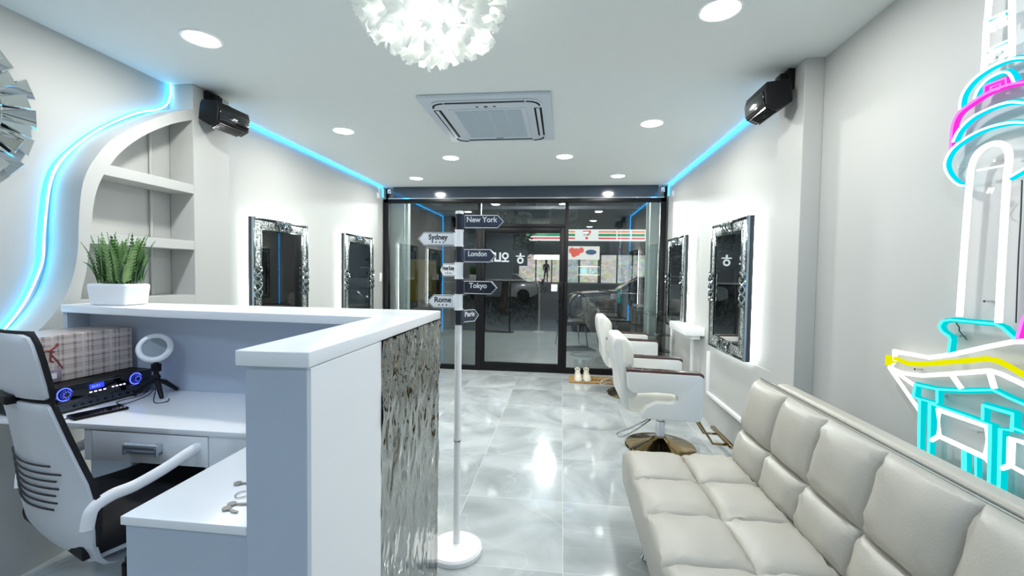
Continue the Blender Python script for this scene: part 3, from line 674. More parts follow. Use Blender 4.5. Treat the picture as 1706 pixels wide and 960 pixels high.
# doormat and sneakers
t = thing('doormat', 'tan doormat with dark scroll lettering in front of the glass', 'mat', (.45, 5.55, 0))
MATM = mat('coir', 'b48f58', .95, bump=.6, bscale=400, noise=.25, nscale=60)
MB().box(.115, .785, 5.38, 5.72, .001, .016, .004).build('mat', MATM, t)
mb = MB(); rnd = random.Random(5)
for i in range(9):
    cx = .30 + i * .052
    mb.tube([(cx + .017 * math.cos(a), 5.50 + .030 * math.sin(a), .0165) for a in [k * PI / 5 + rnd.random() for k in range(7)]], .0045, n=5)
    mb.box(cx + .018, cx + .024, 5.465, 5.535, .0155, .0185)
mb.build('scroll_lettering', INK, t, smooth=0)
SHOEM = mat('cream sneaker', 'dedac8', .7, bump=.15, bscale=150); SOLE = mat('sneaker sole', 'efece2', .6)
def make_shoe(lab, x, y):
    t = thing('sneaker', lab, 'shoe', (x, y, .019), rz=.04, group='pair of cream sneakers')
    # toe towards -y
    def ringp(y, w, h, z0): return [(w * math.cos(a), y, z0 + h * max(0, math.sin(a))) for a in [PI * i / 10 for i in range(11)]]
    secs = [(-.135, .012, .012, .014), (-.12, .034, .034, .014), (-.09, .046, .047, .014), (-.04, .048, .062, .014), (0, .043, .080, .014), (.04, .040, .092, .014), (.09, .038, .098, .014), (.125, .034, .096, .014), (.14, .020, .088, .014)]
    mb = MB(); vs = []
    for s_ in secs: vs += ringp(*s_)
    mb.add(vs, [(i * 11 + j, i * 11 + j + 1, (i + 1) * 11 + j + 1, (i + 1) * 11 + j) for i in range(len(secs) - 1) for j in range(10)] + [tuple(range(11)), tuple((len(secs) - 1) * 11 + j for j in range(11))])
    mb.build('upper', SHOEM, t, world=False, smooth=60)
    out = [(-.0, -.142), (-.035, -.125), (-.050, -.08), (-.047, 0), (-.042, .09), (-.03, .138), (0, .148), (.03, .138), (.042, .09), (.047, 0), (.050, -.08), (.035, -.125)]
    MB().prism(out, 0, .024, 'z', .004).build('sole', SOLE, t, world=False)
    mb = MB()
    for k in range(4): mb.tube([(-.026, -.055 + k * .024, .060 + k * .011), (0, -.058 + k * .024, .076 + k * .011), (.026, -.055 + k * .024, .060 + k * .011)], .004, n=6)
    mb.build('laces', SOLE, t, world=False)
    mb = MB(); mb.tube([(.030 * math.cos(a), .085 + .045 * math.sin(a), .106 + .008 * math.sin(a)) for a in [2 * PI * k / 16 for k in range(16)]], .008, n=6, closed=True); mb.build('collar', SHOEM, t, world=False)
    MB().sphere((0, .085, .103), .026, .040, .006).build('lining', DGREY, t, world=False)
    return t
make_shoe('left shoe of the cream sneaker pair on the doormat', .225, 5.52); make_shoe('right shoe of the cream sneaker pair on the doormat', .335, 5.53)

# ------------------------------------------------------------------ city signpost
PX, PY = -.489, 2.045
sp = thing('signpost', 'white pole signpost with black and white city name arrows on round base', 'signpost', (PX, PY, 0))
MB().lathe([(0, 0), (.128, 0), (.131, .006), (.129, .022), (.120, .030), (.02, .034), (0, .034)], (PX, PY - .02, 0), 48).build('base', SIGNW, sp)
MB().tube([(PX, PY, .02), (PX, PY, 1.10)], .0165, n=20).build('pole', SIGNW, sp)
MB().lathe([(.0155, 0), (.019, .001), (.019, .007), (.0155, .008)], (PX, PY, .535), 20).build('joint_ring', CHROME, sp)
zof = lambda y: 1.645 - (y - 352) * .00286
secs = [(357, 383, 0), (383, 411, 1), (411, 437, 0), (437, 465, 1), (465, 490, 0), (490, 517, 1), (517, 541, 0)]
for a, b, wv in secs:
    r_ = .0195 if wv else .0165
    sl = MB(); sl.lathe([(0, zof(b)), (r_ + .002, zof(b)), (r_ + .002, zof(b) + .006), (r_, zof(b) + .008), (r_, zof(a) - .008), (r_ + .002, zof(a) - .006), (r_ + .002, zof(a)), (0, zof(a))], (PX, PY, 0), 20); sl.build('sleeve', SIGNW if wv else NAVY, sp)
MB().lathe([(0, zof(357)), (.019, zof(357)), (.02, zof(354)), (.017, zof(352)), (0, zof(351))], (PX, PY, 0), 20).build('cap', SIGNW, sp)
def arrow(word, length, zc, h, side, white, rot, ts, ndots, sx=1.0):
    # local: points +x (side=1) or -x; front -y
    m = SIGNW if white else (NAVY if word == 'Tokyo' else SLATE); ink = INK if white else LETTER
    s = side; x0 = .024; tip = h * .48
    poly = [(s * x0, -h / 2), (s * (length - tip), -h / 2), (s * length, 0), (s * (length - tip), h / 2), (s * x0, h / 2)]
    e = bpy.data.objects.new('x', None)
    T_ = Matrix.Translation((PX, PY, zc)) @ Matrix.Rotation(rot, 4, 'Z')
    mb = MB(); tmp = MB(); tmp.prism(poly, -.006, .006, 'y', .0012); mb.merge(tmp.bm, T_)
    tmp = MB(); tmp.box(min(0, s * .028), max(0, s * .028), -.01, .01, -h / 2 + .004, h / 2 - .004, .001); mb.merge(tmp.bm, T_)
    o = mb.build('direction_arrow', m, sp); o['label'] = ('white' if white else 'dark') + ' arrow reading ' + word
    # outline
    ol = [(s * (x0 + .004), -h / 2 + .003), (s * (length - tip - .001), -h / 2 + .003), (s * (length - .004), 0), (s * (length - tip - .001), h / 2 - .003), (s * (x0 + .004), h / 2 - .003)]
    mb = MB(); mb.tube([T_ @ Vector((p[0], -.0065, p[1])) for p in ol], .0012 if white else .0015, n=5, closed=True); mb.build('outline', ink, o)
    mb = MB(); cx = s * (x0 + (length - tip - x0) * .5 + .004)
    for k in range(ndots):
        q = cx + (k - (ndots - 1) / 2) * .0165 * sx * (1.15 if white else 1)
        mb.sphere(T_ @ Vector((q, -.0062, -h * .24)), .0036 * (1 if white else .9), .0015, .0036, u=10, v=6)
    mb.build('rivet_dots', INK if white else DGREY, o)
    text('lettering', word, ts, ink, o, T_ @ Vector((cx, -.0068, h * .13)), (PI / 2, 0, rot), .0004, .0008, sx)
arrow('New York', .216, zof(369.5), .064, 1, False, .0, 0.0358, 4, .95)
arrow('Sydney', .203, zof(398.5), .064, -1, True, .0, 0.0347, 4, .95)
arrow('London', .184, zof(426), .064, 1, False, -.10, 0.0336, 4, .9)
arrow('Hong Kong', .165, zof(450), .064, -1, True, -.75, .028, 4, .85)
arrow('Tokyo', .190, zof(478.5), .064, 1, False, -.05, 0.0347, 4, .95)
arrow('Rome', .150, zof(503), .064, -1, True, .12, 0.0358, 3, .95)
arrow('Paris', .130, zof(528), .062, 1, False, .95, .034, 3, 1.0)

# ------------------------------------------------------------------ fern in white pot on the bar
fp = thing('potted_fern', 'artificial green fern in a white square pot on the bar', 'plant', (-2.035, 1.80, ZT))
mb = MB(); prof = [(-.093, 0), (.093, 0), (.100, .02), (.102, .09), (.098, .098), (.088, .098), (.088, .085), (-.088, .085), (-.088, .098), (-.098, .098), (-.102, .09), (-.100, .02)]
t_ = bmesh.new(); bmesh.ops.create_cube(t_, size=1)
for v in t_.verts:
    k = 1 if v.co.z > 0 else .90; v.co = Vector((v.co.x * .205 * k, v.co.y * .13 * k, (v.co.z + .5) * .098))
bmesh.ops.bevel(t_, geom=[e for e in t_.edges], offset=.014, segments=4, profile=.5, affect='EDGES'); mb.merge(t_)
mb.build('pot', SIGNW, fp, world=False)
MB().sphere((0, 0, .094), .085, .052, .010).build('soil', mat('moss', '2c3a20', .9, bump=.5, bscale=90), fp, world=False)
FERN = [mat('fern green', '4f7a3c', .55, noise=.45, nscale=30), mat('pale fern green', '86a868', .55, noise=.35, nscale=30), mat('dark leaf green', '2f5530', .5, noise=.3, nscale=20)]
rnd = random.Random(21)
def frond(mb, base, az, lean, L_, wid, blade=False):
    P = []; n = 14
    for i in range(n + 1):
        s_ = i / n; a = lean * (.35 + .9 * s_ * s_)
        P.append(Vector((math.cos(az) * math.sin(a), math.sin(az) * math.sin(a), math.cos(a))) * (L_ / n))
    pts = [Vector(base)]
    for q in P: pts.append(pts[-1] + q)
    side = Vector((-math.sin(az), math.cos(az), 0))
    if blade:
        vs = []
        for i, p in enumerate(pts):
            s_ = i / (len(pts) - 1); w_ = wid * math.sin(PI * min(1, .12 + .88 * s_)) ** .8; vs += [p - side * w_, p + side * w_]
        mb.add(vs, [(2 * i, 2 * i + 1, 2 * i + 3, 2 * i + 2) for i in range(len(pts) - 1)]); return
    mb.tube(pts, [.0014] * len(pts), n=4)
    for i in range(2, len(pts)):
        s_ = i / (len(pts) - 1); w_ = wid * (math.sin(PI * min(1, .2 + .8 * s_)) ** .7) ; d_ = (pts[i] - pts[i - 1]).normalized()
        for sg in (-1, 1):
            o_ = (side * sg + d_ * .6).normalized(); q = pts[i]
            n2 = d_ * (L_ / 14 * .42)
            mb.add([q - n2, q + o_ * w_ * .6 - n2 * .9, q + o_ * w_, q + o_ * w_ * .55 + n2 * .8, q + n2], [(0, 1, 2, 3, 4)])
groups = [MB(), MB(), MB()]
for i in range(96):
    az = rnd.uniform(0, 2 * PI); b_ = (rnd.uniform(-.075, .075), rnd.uniform(-.04, .04), .09)
    az = math.atan2(b_[1] + rnd.uniform(-.05, .05), b_[0] * 1.0 + rnd.uniform(-.05, .05))
    frond(groups[i % 2], b_, az, rnd.uniform(.05, .55), rnd.uniform(.11, .235), rnd.uniform(.016, .026))
for i in range(40):
    b_ = (rnd.uniform(-.08, .08), rnd.uniform(-.045, .045), .09); az = math.atan2(b_[1], b_[0]) + rnd.uniform(-.4, .4)
    frond(groups[2], b_, az, rnd.uniform(.3, .9), rnd.uniform(.09, .16), .006, True)
for k in range(3): frond(groups[2], (-.08, -.02 + k * .01, .09), PI + .1 * k, 1.1, .14, .004, True)
for g_, m_2 in zip(groups, FERN): g_.build('fern_fronds', m_2, fp, world=False, smooth=0)

# ------------------------------------------------------------------ things on the desk
am = thing('karaoke_amplifier', 'black karaoke amplifier with two blue lit dials on the desk', 'amplifier', (-2.06, 1.60, DZ))
AR = Matrix.Translation((-1.90, 1.625, DZ)) @ Matrix.Rotation(math.radians(94.5) - PI, 4, 'Z')   # local x along the front, front towards -y
AR = Matrix.Translation((-1.905, 1.598, DZ)) @ Matrix.Rotation(math.radians(85), 4, 'Z')
def AB(name, m, boxes, parent=am, bev=.001, tubes=None, sph=None):
    mb = MB()
    for b_ in boxes: mb.box(*b_, bev=bev, M=AR)
    if tubes:
        for p, r_, n_ in tubes: mb.tube([AR @ Vector(q) for q in p], r_, n=n_)
    return mb.build(name, m, parent)
AB('case', BLACKP, [(-.207, .207, 0, .27, .008, .105)], bev=.003)
fp_ = AB('front_panel', BLACKG, [(-.207, .207, -.008, 0, .034, .105)])
AB('lower_panel', mat('amp lower panel', '39424c', .4), [(-.207, .207, -.010, 0, .008, .034)])
for xx in (-.13, .135):
    kn = AB('dial', BLACKG, [], tubes=[([(xx, -.022, .075), (xx, -.008, .075)], .0185, 28)])
    mb = MB(); mb.tube([AR @ Vector((xx + .024 * math.cos(a), -.0095, .075 + .024 * math.sin(a))) for a in [2 * PI * k / 28 for k in range(28)]], .0022, n=6, closed=True)
    for k in range(10):
        a = 2 * PI * k / 10; mb.tube([AR @ Vector((xx + .009 * math.cos(a), -.0225, .075 + .009 * math.sin(a))), AR @ Vector((xx + .015 * math.cos(a), -.0225, .075 + .015 * math.sin(a)))], .0012, n=5)
    mb.build('dial_light', emis('blue dial light', (.05, .08, 1.0), 3.0), kn)
AB('display', emis('blue display', (.02, .04, 1.0), 1.6), [(-.045, .008, -.0095, -.008, .072, .092)], bev=0)
AB('buttons', emis('lit buttons', (.75, .72, 1), 1.3), [(-.045 + k * .017, -.036 + k * .017, -.0105, -.008, .058, .063) for k in range(4)] + [(.038 + k * .015, .046 + k * .015, -.0105, -.008, .060, .065) for k in range(4)], bev=0)
AB('display_digits', LETTER, [(-.036 + k * .008, -.032 + k * .008, -.0100, -.0094, .077, .087) for k in range(4)], bev=0)
AB('model_text', mat('grey print', '9a9aa4', .5), [(-.195, -.165, -.0086, -.008, .088, .0905), (-.188, -.168, -.0086, -.008, .078, .080), (-.03, .07, -.0086, -.008, .0965, .098), (-.15, -.108, -.0086, -.008, .047, .0485), (.11, .15, -.0086, -.008, .047, .0485)], bev=0)
AB('small_knobs', BLACKG, [], tubes=[([(-.10 + k * .028, -.018, .021), (-.10 + k * .028, -.008, .021)], .0052, 12) for k in range(10)])
AB('power_button', BLACKP, [(-.185, -.165, -.014, -.008, .014, .028)])
# gift box on the amplifier
gb = thing('gift_box', 'plaid wrapped gift box with red horse tag resting on the black amplifier', 'gift box', (-2.012, 1.62, DZ + .105), rz=math.radians(85))
PL = plaid_mat()
MB().box(-.255, .185, -.02, .20, .001, .19, .003).build('box', PL, gb, world=False, smooth=0)
RED = mat('red ribbon', '8c3638', .5)
mb = MB(); yy = -.0225
mb.tube([(-.18, yy, .09), (-.165, yy, .125), (-.135, yy, .135), (-.11, yy, .125)], .003, n=6); mb.tube([(-.125, yy, .132), (-.105, yy, .148), (-.10, yy, .158)], .004, n=6); mb.tube([(-.15, yy, .13), (-.155, yy, .10)], .0025, n=6)
mb.tube([(-.12, yy, .13), (-.125, yy, .095), (-.115, yy, .085)], .003, n=6); mb.tube([(-.12, yy, .115), (-.10, yy, .085), (-.085, yy, .055)], .0025, n=6)
mb.build('horse_emblem', RED, gb, world=False)
mb = MB(); mb.box(-.145, -.09, -.026, -.0225, .005, .055, .001, M=Matrix.Rotation(.0, 4, 'Y')); mb.build('tag', mat('mauve tag', '9a8a98', .4), gb, world=False)
MB().box(-.125, -.108, -.0275, -.026, .02, .042).build('tag_print', SIGNW, gb, world=False, smooth=0)
# phone with cable
ph = thing('smartphone', 'black smartphone lying on the white desk with a charging cable', 'phone', (-1.786, 1.49, DZ))
PM = Matrix.Translation((-1.786, 1.49, DZ)) @ Matrix.Rotation(math.radians(68), 4, 'Z')
mb = MB(); mb.box(-.082, .082, -.038, .038, .001, .011, .004, M=PM); mb.build('body', BLACKP, ph)
MB().box(-.077, .077, -.034, .034, .0110, .0115, M=PM).build('screen', BLACKG, ph, smooth=0)
cb = MB().tube(catmull([PM @ Vector((-.082, 0, .006)), PM @ Vector((-.13, .005, .003)), (-1.855, 1.375, DZ + .002), (-1.87, 1.372, DZ - .03), (-1.88, 1.372, DZ - .12)], 6), .002, n=6).build('charging_cable', BLACKP)
tag(cb, 'thin black cable running from the phone over the desk edge', 'cable')
# ring light on mini tripod
rl = thing('ring_light', 'white round ring light on a small black tripod at the desk corner', 'ring light', (-1.785, 1.735, DZ))
RX, RY = -1.785, 1.735
Cc = Vector((-1.790, 1.735, DZ + .215)); RM = Matrix.Translation(Cc) @ Matrix.Rotation(math.radians(34), 4, 'Z') @ Matrix.Rotation(math.radians(62), 4, 'X')
mb = MB(); mb.lathe([(.045, .0), (.045, .008), (.05, .012), (.061, .011), (.067, .003), (.065, -.007), (.05, -.010), (.045, -.007), (.045, 0)], n=48, M=RM.to_3x3().to_4x4(), c=tuple(Cc)); mb.build('ring', WHITE, rl)
mb = MB(); mb.lathe([(0, .004), (.046, .004), (.046, -.006), (0, -.006)], n=40, M=RM.to_3x3().to_4x4(), c=tuple(Cc)); mb.build('centre_disc', mat('pale grey disc', '8f989f', .25), rl)
mb = MB(); mb.tube([(RX, RY, DZ + .062), (RX, RY, DZ + .15)], .010, n=12); mb.box(RX - .016, RX + .016, RY - .012, RY + .012, DZ + .11, DZ + .145, .003); mb.sphere((RX, RY, DZ + .085), .016); mb.build('tripod_head', BLACKP, rl)
for (dx, dy) in ((.070, -.045), (.02, .085), (-.085, -.025)):
    MB().tube([(RX, RY, DZ + .072), (RX + dx * .4, RY + dy * .4, DZ + .055), (RX + dx, RY + dy, DZ + .008)], [.009, .011, .008], n=10).build('leg', BLACKP, rl)
tag(MB().tube(catmull([(-1.87, 1.80, DZ + .06), (-1.83, 1.72, DZ + .012), (-1.86, 1.63, DZ + .003), (-1.80, 1.60, DZ + .003), (-1.76, 1.66, DZ + .02), (-1.755, 1.70, DZ + .04), (-1.70, 1.64, DZ + .004), (-1.66, 1.66, DZ + .003), (-1.69, 1.70, DZ + .003)], 6), .0018, n=6).build('usb_cable', BLACKP), 'thin looping cable lying under the ring light tripod', 'cable')
# keys on low cabinet
kt = thing('key_ring', 'small bunch of metal keys lying on the low white cabinet', 'keys', (-.815, 1.00, DZ))
KM = mat('nickel', 'b0aca4', .3, metal=1)
mb = MB(); mb.tube([(-.793 + .016 * math.cos(a), 1.0 + .016 * math.sin(a), DZ + .003) for a in [2 * PI * k / 20 for k in range(20)]], .0012, n=6, closed=True); mb.build('ring', KM, kt)
for (x, y, a) in ((-.845, 1.05, .3), (-.785, .955, .2), (-.782, .935, -.3)):
    Mk = Matrix.Translation((x, y, DZ + .002)) @ Matrix.Rotation(a, 4, 'Z')
    mb = MB(); tmp = MB(); tmp.lathe([(0, 0), (.010, 0), (.010, .003), (0, .003)], n=14); mb.merge(tmp.bm, Mk); mb.box(.008, .038, -.003, .003, 0, .002, M=Mk); mb.box(.02, .034, -.005, -.003, 0, .002, M=Mk); mb.build('key', KM, kt)

# ------------------------------------------------------------------ office chair (local: x right, y forward)
oc = thing('office_chair', 'white shell office chair with black seat pulled up to the desk', 'chair', (-1.545, 1.394, 0), rz=math.radians(-21))
def shell(rows, yoff, nx=14, thick=.012, power=2.2):
    vs = []; m = len(rows)
    for side in (0, 1):
        for (z, hw, yb, curve) in [(q[0] - .035,) + q[1:] for q in rows]:
            for i in range(nx + 1):
                u_ = 2 * i / nx - 1; vs.append((hw * u_, yb + curve * abs(u_) ** power + yoff + side * thick, z))
    n1 = nx + 1; F = []
    for s_ in (0, 1):
        o_ = s_ * m * n1
        F += [(o_ + j * n1 + i, o_ + j * n1 + i + 1, o_ + (j + 1) * n1 + i + 1, o_ + (j + 1) * n1 + i) for j in range(m - 1) for i in range(nx)]
    o_ = m * n1; rim = [i for i in range(n1)] + [j * n1 + nx for j in range(1, m)] + [(m - 1) * n1 + i for i in range(nx - 1, -1, -1)] + [j * n1 for j in range(m - 2, 0, -1)]
    for k in range(len(rim)): a, b = rim[k], rim[(k + 1) % len(rim)]; F.append((a, b, b + o_, a + o_))
    return MB().add(vs, F)
K = -.035
low = [(.452, .19, -.09, .01), (.462, .225, -.14, .015), (.485, .245, -.18, .02), (.515, .258, -.21, .03), (.56, .268, -.232, .04), (.62, .272, -.244, .05), (.68, .270, -.25, .06), (.75, .256, -.255, .055), (.82, .232, -.262, .045), (.90, .211, -.272, .035), (.965, .198, -.283, .03), (.985, .190, -.287, .03), (.992, .175, -.288, .03)]
up_ = [(1.006, .175, -.290, .03), (1.015, .192, -.291, .03), (1.05, .198, -.297, .03), (1.12, .192, -.308, .03), (1.17, .182, -.316, .03), (1.19, .165, -.319, .03), (1.197, .14, -.320, .03)]
sh_ = shell(low, -.005).build('back_shell', CHAIRW, oc, world=False, smooth=40)
sh2 = shell(up_, -.005).build('head_shell', CHAIRW, oc, world=False, smooth=40)
allr = [(z, hw + .007, yb, c) for (z, hw, yb, c) in low[4:] + up_]; allr[-1] = (1.205, .15, -.32, .03)
shell(allr, .005, thick=.011).build('back_pad', CHAIRB, oc, world=False, smooth=60)
mb = MB(); mb.box(-.06, .06, -.315, -.285, .95, .977, .006); mb.build('connector', BLACKP, oc, world=False)
for k in range(7):
    z = .765 - k * .023; hw = (.15, .185, .165, .17, .155, .158, .14)[k]
    MB().tube([(hw * (2 * i / 12 - 1), -.2665 + (.765 - z) * .09 + .058 * abs(2 * i / 12 - 1) ** 2.2 * (hw / .245) ** 2.2 - .0035, z - .006 * (1 - abs(2 * i / 12 - 1))) for i in range(13)], .0028, n=6).build('vent_slot', INK, oc, world=False)
# seat shell and cushion
mb = MB(); pillow(mb, (-.235, -.21, .52), (1, 0, 0), (0, 1, 0), (0, 0, 1), [0, .47], [0, .46], .04, .055, res=16); mb.build('seat', CHAIRB, oc, world=False, smooth=60)
mb = MB(); mb.box(-.225, .225, -.19, .24, .457, .481, .01); mb.build('seat_pan', CHAIRW, oc, world=False)
for s in (-1, 1):
    p = [(s * .262, -.205, .585), (s * .268, -.195, .640), (s * .264, -.15, .662), (s * .260, -.09, .665), (s * .262, -.01, .688), (s * .262, .06, .715), (s * .262, .10, .722), (s * .26, .135, .70), (s * .258, .14, .65), (s * .252, .12, .57), (s * .225, .10, .50), (s * .17, .10, .465)]
    MB().tube(catmull(p, 5), .019, n=12, flat=.7).build('armrest', SIGNW, oc, world=False)
MB().lathe([(.0, .10), (.03, .10), (.03, .28), (.02, .285), (.02, .45), (0, .45)], n=18).build('gas_lift', BLACKP, oc, world=False)
MB().box(-.09, .09, -.10, .12, .43, .457, .006).build('tilt_mechanism', BLACKP, oc, world=False)
for k in range(5):
    a = 2 * PI * k / 5 + .3; c_, s_ = math.cos(a), math.sin(a)
    l_ = MB().tube([(0.02 * c_, .02 * s_, .115), (.15 * c_, .15 * s_, .105), (.29 * c_, .29 * s_, .078)], [.026, .022, .016], n=10, flat=.7).build('base_leg', SIGNW, oc, world=False)
    mb = MB()
    for q in (-.014, .014):
        tmp = MB(); tmp.lathe([(0, -.009), (.026, -.009), (.027, 0), (.026, .009), (0, .009)], n=18); mb.merge(tmp.bm, Matrix.Translation((.29 * c_ - s_ * q, .29 * s_ + c_ * q, .028)) @ Matrix.Rotation(a, 4, 'Z') @ Matrix.Rotation(PI / 2, 4, 'X'))
    mb.build('caster', BLACKP, l_, world=False)

# ------------------------------------------------------------------ neon tower on the right wall
nt_ = thing('neon_tower_sign', 'large neon tower and temple roof sign in cyan, white, pink and yellow on right wall', 'neon sign', (XR, 1.6, 1.0))
CORES = {N_CYAN.name: emis('cyan neon core', (.08, .85, .88), 1.2), N_CYANB.name: emis('pale cyan neon core', (.6, 1, 1), 1.6), N_PINK.name: emis('pink neon core', (1, .2, .85), 1.1)}
fpx = 726.83; NX = 1.325
def npt(x, y):   # traced outline set out on the wall plane at its real size
    dv = r * ((x - 853) / fpx) + d * ((y - 480) / fpx) + f
    return Vector((NX, dv.y * NX / dv.x, 1.36 + dv.z * NX / dv.x))
def neon(pts, m, rad=.0075, closed=False, smooth=False, name='neon_tube'):
    P = [npt(*p) for p in pts]
    if smooth: P = catmull(P, 6, closed)
    if m in (N_CYAN, N_CYANB, N_PINK):
        o = MB().tube([p + Vector((.006, 0, 0)) for p in P], rad * 1.15, n=8, closed=closed).build(name, m, nt_)
        MB().tube([p - Vector((rad * .75, 0, 0)) for p in P], rad * .5, n=6, closed=closed).build('bright_core', CORES[m.name], o)
    else: MB().tube(P, rad, n=8, closed=closed).build(name, m, nt_)
W1 = N_WHITE; C1 = N_CYAN; C2 = N_CYANB
neon([(1650, -60), (1648, 0), (1643, 53), (1641, 93), (1639, 117)], W1, .008); neon([(1685, -60), (1686, 0), (1686, 60), (1685.7, 95)], W1, .008)
neon([(1643, 37), (1662, 27), (1682, 18)], C2); neon([(1643, 88), (1662, 77), (1681, 68)], C2)
neon([(1655, 52), (1655, 38), (1672, 28), (1669, 42), (1682, 36)], W1, .0065); neon([(1650, 104), (1652, 88), (1676, 77), (1680, 88), (1667, 97)], W1, .0065)
neon([(1601.7, 183), (1603, 167), (1610, 150), (1627, 130), (1653, 112), (1680, 100), (1706, 96), (1740, 98), (1775, 108)], C2, smooth=True)
neon([(1626, 165), (1632, 150), (1647, 133), (1667, 122), (1680, 120), (1688, 127), (1692, 137)], C2, smooth=True)
neon([(1640, 158), (1642, 143), (1677, 130), (1678, 144)], N_PINK, .004); neon([(1650, 153), (1652, 145), (1668, 139), (1667, 148)], N_PINK, .003, closed=True)
neon([(1586, 250), (1587, 230), (1590, 207), (1600, 188), (1620, 172), (1647, 155), (1680, 142), (1706, 137), (1740, 134), (1780, 140)], N_PINK, smooth=True)
neon([(1590, 237), (1600, 217), (1620, 197), (1647, 182), (1680, 171), (1706, 171), (1745, 178), (1780, 195)], C2, smooth=True)
neon([(1740, 262), (1706, 283), (1682, 297)], C2, smooth=True)
neon([(1790, 240), (1750, 210), (1706, 204), (1680, 205), (1647, 213), (1617, 227), (1590, 247), (1578, 267), (1578, 283), (1587, 298), (1600, 308), (1613, 310)], C2, smooth=True)
neon([(1598.5, 527.6), (1606, 420), (1615, 307), (1620, 273), (1632, 252), (1653, 240), (1673, 242), (1681, 260), (1677, 305), (1670, 420), (1663.6, 538)], W1, .0088, smooth=True)
neon([(1628, 284), (1650, 280), (1672, 276)], W1, .003)
neon([(1645, 322), (1649, 313)], W1, .003); neon([(1651, 322), (1655, 313)], W1, .003)
neon([(1583, 588), (1586, 566), (1584, 561), (1572.5, 553), (1567, 544), (1573, 535), (1586, 533), (1660, 540), (1673, 546), (1683, 555), (1695, 566)], C1, smooth=False)
neon([(1714, 520), (1706, 535), (1697, 566)], N_PINK)
neon([(1482, 613), (1491, 600), (1491, 586), (1515, 590), (1548, 596), (1586, 591), (1644, 578), (1691, 569), (1706, 569), (1760, 573)], W1)
neon([(1491, 600), (1484, 608), (1481, 608), (1481, 595), (1491, 597), (1513, 606), (1536, 607), (1586, 603), (1644, 598), (1662, 601), (1682, 611), (1706, 625), (1750, 652)], N_YEL, .0085)
neon([(1484, 613), (1504, 622), (1536, 626), (1586, 623), (1650, 618), (1667, 623), (1706, 641), (1750, 668)], W1)
neon([(1482, 613), (1533, 686)], W1, .0065); neon([(1482, 613), (1523, 642)], W1, .0065); neon([(1586, 625), (1602, 648)], W1); neon([(1648.5, 620), (1657, 648)], W1)
neon([(1564, 672), (1564, 649), (1603, 651), (1657, 650), (1682, 662.5), (1706, 673), (1750, 692)], C1)
neon([(1564, 649), (1527.5, 641), (1524.6, 661), (1535, 665), (1533, 760)], C1); neon([(1527, 663), (1545, 668), (1562, 673)], C1, .006)
neon([(1549, 775), (1552, 672.7), (1605, 691), (1653, 708), (1650, 830)], C1)
neon([(1564, 683), (1645.6, 710.6), (1642.6, 763), (1564, 726.6)], W1, .0068, closed=True); neon([(1564, 726.6), (1552, 734)], W1); neon([(1642.6, 763), (1648.5, 770)], W1)
for x, y0 in ((1606, 750), (1628, 759), (1611, 752)): neon([(x, y0), (x, y0 + 70)], C1, .006)
neon([(1640, 700), (1641, 675.6), (1691, 690), (1689, 718), (1670, 715), (1666, 850)], C1)
neon([(1692, 714), (1706, 719), (1750, 738)], C1)
neon([(1750, 752), (1706, 738), (1685, 731), (1683.5, 776), (1706, 788), (1750, 812)], W1, .0068); neon([(1683.5, 776), (1669, 780.5)], W1)
for p in ((1593, 277), (1652, 268), (1697, 268), (1635, 502), (1590, 560), (1520, 615), (1560, 660), (1625, 720), (1652, 96)):
    q = npt(*p); MB().tube([(NX + .008, q.y, q.z), (XR, q.y, q.z)], .004, n=8).build('standoff', CHROME, nt_)
mb = MB()
for pp in ([(1668, 330), (1658, 345), (1660, 355), (1668, 359)], [(1580, 535), (1587, 545), (1588, 552), (1600, 566)], [(1690, 300), (1688, 360), (1684, 430), (1680, 538)]):
    mb.tube(catmull([npt(*p) + Vector((.02, 0, 0)) for p in pp], 6), .0018, n=6)
mb.build('wire', DGREY, nt_)
# back wall neon lettering (seen only reflected in the storefront)
ns = thing('neon_word_sign', 'rectangular cyan neon word sign seen reflected in the storefront glass', 'neon sign', (.80, YB, 1.42))
yN = YB + .03
SGC = emis('sign cyan', (.0, .62, .78), 5); SGW = emis('sign white', (1, 1, 1), 4)
def nl(pts, closed=False, m=SGC, rad=.010): MB().tube([(x, yN, z) for x, z in pts], rad, n=6, closed=closed).build('neon_tube', m, ns)
# the characters read normally to somebody facing the back wall (x runs right to left for them)
def fx(u): return 1.12 - u
nl([(fx(0), 1.30), (fx(.64), 1.30), (fx(.64), 1.55), (fx(0), 1.55)], True, SGW, .008)
nl([(fx(.14), 1.50), (fx(.12), 1.43), (fx(.05), 1.36)]); nl([(fx(.13), 1.45), (fx(.20), 1.37)]); nl([(fx(.27), 1.52), (fx(.27), 1.33)]); nl([(fx(.20), 1.44), (fx(.27), 1.44)])
nl([(fx(.46) + .035 * math.cos(a), 1.50 + .025 * math.sin(a)) for a in [2 * PI * k / 14 for k in range(14)]], True)
nl([(fx(.36), 1.455), (fx(.57), 1.455)]); nl([(fx(.465), 1.455), (fx(.465), 1.425)])
nl([(fx(.38), 1.415), (fx(.55), 1.415), (fx(.55), 1.38), (fx(.39), 1.38), (fx(.39), 1.34), (fx(.56), 1.34)])

